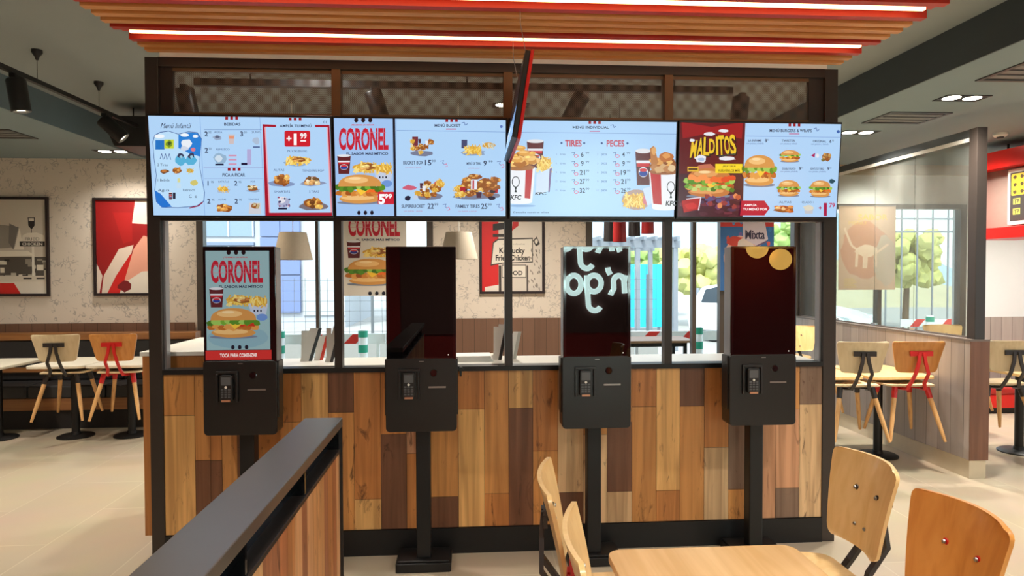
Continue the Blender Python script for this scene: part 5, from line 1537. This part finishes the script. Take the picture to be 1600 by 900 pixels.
def pic_pale(W, H):
    p = Paint([(0, 0), (400, 0), (400, 620), (0, 620)], W, H, (196, 170, 148))
    p.blob(190, 330, 170, 210, (190, 146, 122), 22, 0.08); p.blob(330, 400, 80, 180, (184, 172, 156), 16, 0.1)
    p.text(240, 80, 40, 'SABOR', (206, 178, 100), w=210, bold=0.02); p.text(130, 120, 30, 'MENÚ', (206, 178, 100), w=120)
    p.line([(40, 160), (90, 290), (140, 330)], 16, (214, 192, 170)); p.blob(190, 330, 80, 40, (216, 196, 174)); p.line([(130, 340), (125, 450)], 20, (214, 192, 170)); p.line([(190, 350), (185, 460)], 34, (214, 192, 170)); p.line([(260, 350), (265, 450)], 14, (214, 192, 170)); p.line([(260, 350), (350, 280)], 16, (214, 192, 170))
    for k in range(6): p.line([(40, 540 + 12 * k), (110 + 10 * (k % 3), 540 + 12 * k)], 5, (206, 180, 110))
    return p


window_poster('long hanging poster of a sandwich and cup behind the second kiosk', -1.41, -0.70, 1.36, 2.36, pic_coronel)
window_poster('blue and pink dessert poster in the window above the rightmost kiosk', 2.97, 3.62, 1.40, 2.36, pic_mix, YB - 0.06)
window_poster('faded tan poster seen through the right glass screen', 4.42, 5.13, 1.40, 2.40, pic_pale)
# ------------------------------------------------------------------ behind the photographer: script sign and globe lamps (seen mirrored in the dark kiosk screens)
def arc(cx, cy, rx, ry, a0, a1, n=12):
    return [(cx + rx * math.cos(math.radians(a0 + (a1 - a0) * k / n)), cy + ry * math.sin(math.radians(a0 + (a1 - a0) * k / n))) for k in range(n + 1)]


GL = {  # single stroke script letters, x-height 1: (strokes, width)
    'o': ([arc(0.42, 0.5, 0.4, 0.5, 60, 420, 20)], 0.95),
    'g': ([arc(0.42, 0.55, 0.4, 0.45, 30, 390, 18), [(0.82, 1.0), (0.80, 0.3), (0.74, -0.5)] + arc(0.38, -0.55, 0.36, 0.4, 0, -150, 10)], 1.0),
    'n': ([[(0.05, 1.0), (0.12, 0.6), (0.08, 0.0)], [(0.1, 0.45)] + arc(0.42, 0.62, 0.3, 0.36, 160, 10, 8) + [(0.70, 0.25), (0.80, 0.0), (0.95, 0.08)]], 0.98),
    'd': ([arc(0.42, 0.5, 0.4, 0.48, 20, 380, 18), [(0.84, 1.9), (0.82, 0.6), (0.86, 0.05), (1.0, 0.08)]], 1.05),
    "'": ([[(-0.06, 1.42), (-0.09, 1.26), (-0.2, 1.04)]], 0.16),
    'i': ([[(0.12, 1.0), (0.12, 0.1), (0.28, 0.05)], [(0.12, 1.40), (0.13, 1.45)]], 0.36),
    'k': ([[(0.1, 1.9), (0.1, 0.0)], [(0.62, 0.95), (0.14, 0.45), (0.7, 0.0)]], 0.75),
    'c': ([arc(0.42, 0.5, 0.38, 0.48, 50, 310, 14)], 0.8),
    'l': ([[(0.12, 1.9), (0.10, 0.2), (0.26, 0.04)]], 0.34),
    'f': ([arc(0.4, 1.5, 0.25, 0.4, 20, 180, 8) + [(0.15, 0.6), (0.12, -0.6)], [(-0.1, 0.95), (0.45, 0.98)]], 0.55),
    'e': ([[(0.08, 0.5), (0.74, 0.58)] + arc(0.42, 0.55, 0.34, 0.45, 10, 320, 14)], 0.8),
    'r': ([[(0.08, 1.0), (0.12, 0.0)], [(0.1, 0.5)] + arc(0.4, 0.6, 0.28, 0.38, 160, 40, 6)], 0.66)}

sg = thing('script_sign', 'glowing white script sign on the dark red wall behind the camera', 'sign', (0, YF + 0.03, 0))
neon_m = M_emit('sign_white_glow', (214, 244, 240), 18.0)
K3 = 2.63
def sign_row(word, x_end_letter, x_world, zbase, s, extra=0.0):
    """letters run towards -x (the sign faces +y); x_world is where letter number x_end_letter begins"""
    off = 0; starts = []
    for c in word:
        starts.append(off); off += (GL[c][1] + 0.12) * s
    base = x_world + starts[x_end_letter]
    for c, st_ in zip(word, starts):
        m = MB()
        for stroke in GL[c][0]:
            pts = [(base - st_ - px * s, 0.03, zbase + py * s) for px, py in stroke]
            m.tube(pts, 0.042, 8)
        m.build('letter', neon_m, sg, smooth=True)
zb = 1.30
sign_row("lickin'good", 5, 2.40, zb, 0.275)
sign_row('finger', 3, 1.90, zb + 0.64, 0.275)
MB().box(-1.0, 3.9, -0.02, 0.0, 0.7, 2.75).build('back_board', M('sign_board', (112, 74, 70), 0.6), sg)
gm = M_emit('amber_globe', (255, 196, 96), 13.0)
for x, z, lab in ((4.20, 1.97, 'amber globe lamp behind the camera, higher of the two'), (4.55, 1.80, 'amber globe lamp behind the camera, lower of the two')):
    t = thing('globe_lamp', lab, 'globe lamp', (x, -6.1, z), 0, 'amber globe lamps')
    gl_ = MB(); gl_.lathe([(0.0, -0.155)] + [(0.155 * math.cos(math.radians(a)), 0.155 * math.sin(math.radians(a))) for a in range(-80, 81, 10)] + [(0.0, 0.155)], n=28)
    gl_.build('globe', gm, t, smooth=True)
    MB().tube([(0, 0, 0.15), (0, 0, ZL - z)], 0.006, 6).build('cable', black_mt, t)

# ------------------------------------------------------------------ outside
ground = struct(MB().box(-60, 60, YB + 0.2, 90, -0.3, -0.12).build('ground', M('pale_concrete', (160, 158, 154), 0.85, var=0.08, scale=1.5)))


def hill(x0, x1, y, h, seed, m):
    rr_ = random.Random(seed)
    n_ = 26
    top = []
    for k in range(n_ + 1):
        u = k / n_
        top.append((x0 + (x1 - x0) * u, h * (0.35 + 0.65 * math.sin(PI * u) ** 0.7) + 1.2 * mnoise.noise(Vector((u * 6, seed, 0)))))
    rows_ = []
    mb = MB()
    for j, (dy, s) in enumerate(((0, 0.0), (4, 0.45), (9, 0.8), (16, 1.0), (26, 0.6), (36, 0.0))):
        rows_.append([(x, y + dy, -0.3 + (z + 0.3) * s) for x, z in top])
    v = [p for r in rows_ for p in r]; W_ = n_ + 1
    mb.add(v, [(j * W_ + i, j * W_ + i + 1, (j + 1) * W_ + i + 1, (j + 1) * W_ + i) for j in range(5) for i in range(n_)])
    return struct(mb.build('hill', m, smooth=True))


hill(10, 60, 70, 13, 3, M('hazy_hill', (150, 170, 184), 0.9, var=0.1, scale=0.3))
hill(9, 30, 26, 2.4, 8, M('dry_bank', (176, 168, 138), 0.9, var=0.12, scale=0.8))

leaf_m = M('leaf_green', (150, 178, 100), 0.7, var=0.25, scale=3)
leaf2 = M('leaf_yellow_green', (196, 196, 120), 0.7, var=0.25, scale=3)
trunk_m = M('bark', (110, 90, 70), 0.8, var=0.2)


def tree(x, y, h, w, m, lab, seed):
    rr_ = random.Random(seed)
    t = thing('tree', lab, 'tree', (x, y, -0.12), 0, 'trees outside the windows')
    MB().tube([(0, 0, 0), (0.04, 0, h * 0.4), (0.0, 0.05, h * 0.7)], [0.10, 0.08, 0.04], 8).build('trunk', trunk_m, t)
    cr_ = MB()
    for k in range(80):
        a = rr_.uniform(0, 2 * PI); e = rr_.uniform(-0.6, 1)
        c = Vector((math.cos(a) * w * 0.44 * rr_.random() ** 0.5, math.sin(a) * w * 0.44 * rr_.random() ** 0.5, h * 0.66 + e * h * 0.26))
        r = w * rr_.uniform(0.07, 0.13)
        bm = bmesh.new(); bmesh.ops.create_icosphere(bm, subdivisions=2, radius=r)
        vs = [tuple(c + p.co * (1 + 0.45 * mnoise.noise(p.co * 5 / r * 0.4 + Vector((k, seed, 0))))) for p in bm.verts]
        fs = [tuple(v.index for v in f.verts) for f in bm.faces]
        bm.free(); cr_.add(vs, fs)
    cr_.build('crown', m, t, smooth=True)
    return t


a = at(1022, 420, 22); tree(a.x, 22, 2.9, 2.6, leaf_m, 'green tree above the turquoise hoarding outside', 1)
a = at(1090, 430, 17); tree(a.x, 17, 2.6, 2.4, leaf2, 'yellow green bush beyond the right window mullion', 2)
a = at(1228, 380, 17); tree(a.x, 17, 3.6, 2.0, leaf_m, 'slim green tree right of the dessert poster outside', 3)
a = at(655, 440, 20); tree(a.x, 20, 2.0, 1.6, leaf_m, 'small tree outside between the sandwich poster and the wallpaper', 4)
a = at(1415, 400, 15); tree(a.x, 15, 3.0, 2.2, leaf2, 'bushy tree outside behind the glass screen', 5)

# buildings
white_b = M('white_render', (170, 174, 180), 0.8, var=0.03, scale=2)
lilac = M('lilac_panel', (104, 120, 164), 0.6, var=0.04, scale=2)
glass_b = M('pale_blue_glazing', (120, 140, 160), 0.2)
pink_m = M('pink_panel', (226, 120, 134), 0.6)
bd = thing('building', 'pale commercial building with lilac panels outside the left window', 'building', (-6.5, 17.5, -0.12))
MB().box(-4.2, 2.6, 0, 6, 0, 7.5).build('wall', white_b, bd)
for z in (1.9, 2.9, 3.9, 5.0):
    g = MB().box(-4.0, -0.2, -0.05, 0.0, z, z + 0.7).build('window_band', glass_b, bd)
    f = MB()
    for k in range(6): f.box(-4.0 + 0.75 * k, -3.96 + 0.75 * k, -0.08, -0.02, z, z + 0.7)
    f.build('mullions', M('pale_mullion', (206, 210, 216), 0.5), g)
MB().box(-4.0, -0.2, -0.1, 0.0, 2.62, 2.72).build('ledge', M('pale_ledge', (110, 124, 146), 0.6), bd)
MB().box(-2.9, -2.45, -0.09, -0.05, 2.9, 3.6).build('pink_panel', pink_m, bd)
for k in range(2):
    for j in range(4):
        MB().box(0.0 + 0.62 * k, 0.6 + 0.62 * k, -0.12, 0.0, 0.5 + 1.2 * j, 1.67 + 1.2 * j).build('cladding_panel', lilac, bd)
MB().box(1.3, 2.6, -0.06, 0.0, 0.4, 2.0).build('roller_door', M('grey_door', (170, 178, 182), 0.6), bd)

# bollards and striped boards
bol_w, bol_g = M('bollard_white', (238, 240, 238), 0.5), M('bollard_green', (36, 158, 128), 0.5)
YBo = 4.95


def make_bollard():
    t = thing('bollard', '', 'bollard')
    MB().lathe([(0.10, 0), (0.10, 0.04), (0.07, 0.05), (0.0, 0.05)], n=20).build('foot', black_pl, t)
    MB().lathe([(0.06, 0.05), (0.06, 0.98), (0.05, 1.0), (0.0, 1.0)], n=20).build('post', bol_w, t, smooth=True)
    for z0, z1 in ((0.90, 0.985), (0.70, 0.80), (0.36, 0.60)):
        MB().lathe([(0.060, z0), (0.063, z0), (0.063, z1), (0.060, z1)], n=20).build('green_band', bol_g, t, smooth=True)
    return t


b0 = make_bollard(); first = True
for px, lab in ((437, 'green and white bollard outside half hidden by the lit kiosk'), (567, 'green and white bollard outside below the sandwich poster'),
                (1091, 'green and white bollard outside behind the window mullion near the rightmost kiosk'), (1453, 'green and white bollard seen through the glass screen')):
    yb_ = 6.7 if px == 1453 else YBo
    a = at(px, 512, yb_)
    b_ = b0 if first else copy_tree(b0); first = False
    b_.location = (a.x, yb_, -0.12); tag(b_, lab, 'bollard', 'green and white bollards')

bar_w, bar_r = M('barrier_white', (240, 240, 238), 0.5), M('barrier_red', (220, 50, 40), 0.5)


def barrier(x0, x1, lab, yb_=YBo):
    t = thing('striped_barrier', lab, 'barrier', ((x0 + x1) / 2, yb_ + 0.12, -0.12), 0, 'red and white striped barriers')
    L_ = x1 - x0
    MB().box(-L_ / 2, L_ / 2, 0, 0.025, 0.80, 0.93).build('board', bar_w, t)
    s = MB(); n_ = int(L_ / 0.55)
    for k in range(n_):
        xa = -L_ / 2 + 0.15 + 0.55 * k
        s.prism([(xa, 0.80), (xa + 0.16, 0.80), (xa + 0.28, 0.93), (xa + 0.12, 0.93)], 'y', -0.002, 0.0)
    s.build('red_stripes', bar_r, t)
    for sx in (-L_ / 2 + 0.1, L_ / 2 - 0.1):
        MB().box(sx - 0.02, sx + 0.02, 0.005, 0.045, 0, 0.80).build('post', bar_w, t)
        MB().box(sx - 0.03, sx + 0.03, -0.2, 0.25, 0, 0.03).build('foot', black_pl, t)
    return t


barrier(-2.9, -1.1, 'red and white striped barrier outside the left window')
barrier(2.2, 3.6, 'red and white striped barrier outside behind the wooden table')
barrier(7.3, 9.2, 'red and white striped barrier seen through the glass screen', 6.75)

# low garden wall with mesh fence
gw = thing('garden_fence', 'pale low wall with wire mesh fence across the yard', 'fence', (0, 8.5, -0.12))
MB().box(-7, 3.6, 0, 0.2, 0, 0.62).build('wall', M('pale_wall', (150, 150, 146), 0.8), gw)
wire = M('fence_wire', (110, 116, 120), 0.5, 0.3)
for k in range(5):
    MB().box(-7 + 2.6 * k, -6.95 + 2.6 * k, 0.08, 0.12, 0.62, 1.7).build('post', wire, gw)
wm_ = MB()
for k in range(53): wm_.box(-7 + 0.2 * k, -6.993 + 0.2 * k, 0.09, 0.097, 0.62, 1.65)
for k in range(6): wm_.box(-7, 3.6, 0.09, 0.097, 0.65 + 0.19 * k, 0.657 + 0.19 * k)
wm_.build('wire_mesh', wire, gw)

# pergola, turquoise hoarding, dark slat fence
pg = thing('pergola', 'grey metal pergola outside the right window', 'pergola', (0, 10.5, -0.12))
gm_ = M('pergola_grey', (134, 140, 148), 0.5, 0.2)
xa, xb, zt = at(925, 380, 10.5).x, at(1062, 380, 10.5).x, at(1000, 380, 10.5).z + 0.12
for x in (at(996, 400, 10.5).x, at(1055, 400, 10.5).x):
    for y in (0.0, 2.0): MB().box(x - 0.05, x + 0.05, y - 0.05, y + 0.05, 0, zt - 0.1).build('post', gm_, pg)
for y in (0.0, 2.0): MB().box(xa, xb, y - 0.06, y + 0.06, zt - 0.1, zt + 0.06).build('beam', gm_, pg)
for k in range(8):
    x = xa + (xb - xa) * (k + 0.5) / 8
    MB().box(x - 0.03, x + 0.03, -0.3, 2.3, zt + 0.06, zt + 0.14).build('rafter', gm_, pg)
ho = thing('hoarding', 'bright turquoise hoarding under the pergola outside', 'hoarding', (0, 15.5, -0.12))
xa, xb = at(900, 430, 15.5).x, at(1036, 430, 15.5).x
za, zc = at(1000, 456, 15.5).z + 0.12, at(1000, 413, 15.5).z + 0.12
hm = MB(); k = 0; x = xa
while x < xb - 0.01:
    hm.box(x + 0.01, min(x + 0.3, xb), 0, 0.05, 0.1, zc); x += 0.3
hm.build('boards', M('turquoise_paint', (40, 178, 214), 0.5, var=0.05), ho)
MB().box(xa, xb, 0.05, 0.1, 0.3, 0.4).build('rail', gm_, ho)
for x in (xa + 0.1, (xa + xb) / 2, xb - 0.1): MB().box(x - 0.04, x + 0.04, 0.05, 0.12, 0, zc).build('post', gm_, ho)
sf = thing('slat_fence', 'grey upright slat fence outside near the rightmost kiosk', 'fence', (0, 14, -0.12))
xa, xb = at(1088, 460, 14).x, at(1190, 460, 14).x
m_ = MB(); x = xa
while x < xb:
    m_.box(x, x + 0.08, 0, 0.03, 0.1, at(1100, 450, 14).z + 0.12); x += 0.11
m_.build('slats', M('grey_slat', (140, 146, 154), 0.6), sf)
MB().box(xa, xb, 0.03, 0.07, 0.3, 0.36).build('rail', gm_, sf); MB().box(xa, xb, 0.03, 0.07, 0.9, 0.96).build('rail', gm_, sf)
for x in (xa + 0.05, xb - 0.05): MB().box(x - 0.04, x + 0.04, 0.03, 0.1, 0, 1.2).build('post', gm_, sf)

# wooden terrace table
tt = thing('terrace_table', 'brown topped terrace table with black legs outside the right window', 'table', (0, 4.62, -0.12))
za = at(1000, 529, 4.62).z + 0.12
xa, xb = at(935, 528, 4.62).x, at(1075, 528, 4.62).x
MB().box(xa, xb, -0.3, 0.3, za - 0.03, za).build('tabletop', M_wood('terrace_wood', (150, 112, 84), (126, 92, 68), 0.5, 'x', 0.6), tt, bevel=0.004)
for x in (xa + 0.12, xb - 0.12):
    for y in (-0.24, 0.24): MB().box(x - 0.02, x + 0.02, y - 0.02, y + 0.02, 0, za - 0.03).build('leg', black_mt, tt)
MB().box(xa + 0.1, xb - 0.1, -0.26, -0.22, za - 0.08, za - 0.03).build('apron', black_mt, tt); MB().box(xa + 0.1, xb - 0.1, 0.22, 0.26, za - 0.08, za - 0.03).build('apron', black_mt, tt)

# white parked car
car = thing('car', 'white hatchback parked outside behind the glass screen', 'car', (7.55, 11.8, -0.12), -0.85)
paint_c = M('car_white', (238, 240, 242), 0.25, coat=0.6, var=0.01)
prof = [(-2.0, 0.28), (-2.05, 0.62), (-1.98, 0.95), (-1.75, 1.38), (-1.2, 1.46), (-0.2, 1.44), (0.35, 1.28), (0.95, 0.98), (1.65, 0.84), (1.98, 0.66), (2.02, 0.4), (1.95, 0.26)]
body = MB()
nY = 9
rings = []
for j in range(nY + 1):
    s = -1 + 2 * j / nY
    yv = 0.86 * s
    pts = []
    for x, z in prof:
        tuck = 1 - 0.10 * abs(s) ** 4
        hi = max(0, (z - 0.9) / 0.56)
        pts.append((x * (1 - 0.03 * abs(s) ** 3), yv * (1 - 0.17 * hi), 0.28 + (z - 0.28) * (1 - 0.10 * abs(s) ** 5)))
    rings.append(pts)
v = [p for r in rings for p in r]; n_ = len(prof)
fs = [(j * n_ + i, j * n_ + (i + 1) % n_, (j + 1) * n_ + (i + 1) % n_, (j + 1) * n_ + i) for j in range(nY) for i in range(n_)] + [tuple(range(n_)), tuple(nY * n_ + i for i in range(n_))[::-1]]
body.add(v, fs); body.build('body', paint_c, car, smooth=True, bevel=0.03)
cg = M('car_glass', (60, 72, 82), 0.1)
for sy in (-1, 1):
    MB().prism([(-1.62, 0.98), (0.72, 0.98), (0.25, 1.27), (-0.25, 1.36), (-1.2, 1.37), (-1.5, 1.3)], 'y', sy * 0.80 - 0.012, sy * 0.80 + 0.012).build('side_window', cg, car)
    MB().prism([(1.55, 0.62), (1.93, 0.60), (1.86, 0.74), (1.5, 0.80)], 'y', sy * 0.74 - 0.1, sy * 0.74 + 0.09).build('headlight', M('headlight', (200, 210, 216), 0.15), car)
    for x in (-1.3, 1.25):
        w_ = MB(); w_.lathe([(0.16, -0.09), (0.29, -0.09), (0.32, -0.06), (0.32, 0.06), (0.29, 0.09), (0.16, 0.09)], (x, sy * 0.76, 0.32), 28, axis='y'); wo = w_.build('wheel', M('tyre', (30, 30, 32), 0.8), car, smooth=True)
        h_ = MB(); h_.lathe([(0.0, -0.095), (0.17, -0.095), (0.19, -0.08), (0.19, 0.08), (0.17, 0.095), (0.0, 0.095)], (x, sy * 0.76, 0.32), 20, axis='y'); h_.build('hub', silver, wo)
MB().add([(0.38, -0.62, 1.275), (0.93, -0.74, 1.0), (0.93, 0.74, 1.0), (0.38, 0.62, 1.275), (0.37, -0.62, 1.255), (0.92, -0.74, 0.98), (0.92, 0.74, 0.98), (0.37, 0.62, 1.255)], [(0, 1, 2, 3), (7, 6, 5, 4), (0, 4, 5, 1), (1, 5, 6, 2), (2, 6, 7, 3), (3, 7, 4, 0)]).build('windscreen', cg, car)

# yard fence behind the right window
yf = thing('yard_fence', 'tall thin barred fence outside the right rear window', 'fence', (0, 13.0, -0.12))
m_ = MB(); xa, xb = at(1385, 340, 13).x, at(1530, 340, 13).x
zt = at(1450, 322, 13).z + 0.12
x = xa
for k in range(7):
    m_ = MB().box(xa + (xb - xa) * k / 6 - 0.016, xa + (xb - xa) * k / 6 + 0.016, -0.016, 0.016, 0, zt); m_.build('post', gm_, yf)
for z in (at(1450, 342, 13).z + 0.12, at(1450, 362, 13).z + 0.12, zt): MB().box(xa, xb, -0.02, 0.02, z - 0.025, z + 0.025).build('rail', gm_, yf)

# ------------------------------------------------------------------ daylight, view
w = bpy.data.worlds.new('world'); SC.world = w; w.use_nodes = True
nt = w.node_tree
bg = nt.nodes['Background']
sky = nt.nodes.new('ShaderNodeTexSky'); sky.sky_type = 'NISHITA'; sky.sun_disc = False; sky.sun_elevation = math.radians(50); sky.sun_rotation = math.radians(180); sky.air_density = 1.0; sky.dust_density = 3.0; sky.ozone_density = 1.0
mixc = nt.nodes.new('ShaderNodeMix'); mixc.data_type = 'RGBA'; mixc.inputs[0].default_value = 0.8
mixc.inputs[7].default_value = (2.3, 2.45, 2.6, 1)
nt.links.new(sky.outputs[0], mixc.inputs[6]); nt.links.new(mixc.outputs[2], bg.inputs['Color'])
bg.inputs['Strength'].default_value = 1.1
sun = bpy.data.lights.new('sun', 'SUN'); sun.energy = 3.6; sun.angle = math.radians(3); sun.color = (1, 0.96, 0.9)
so = bpy.data.objects.new('sun', sun); COL.objects.link(so)
so.rotation_euler = (math.radians(-38), math.radians(18), 0)
so.rotation_euler = Vector((0.25, 0.75, -1.0)).to_track_quat('-Z', 'Y').to_euler()

SC.view_settings.view_transform = 'Standard'
SC.view_settings.look = 'None'
SC.view_settings.exposure = 0.0
SC.view_settings.gamma = 1.0
SC.view_settings.use_curve_mapping = False
SC.cycles.use_denoising = True
try: SC.cycles.denoiser = 'OPENIMAGEDENOISE'
except Exception: pass
SC.cycles.max_bounces = 8
SC.cycles.diffuse_bounces = 4
SC.cycles.transparent_max_bounces = 16
SC.cycles.sample_clamp_indirect = 6.0
SC.cycles.caustics_reflective = False
SC.cycles.caustics_refractive = False
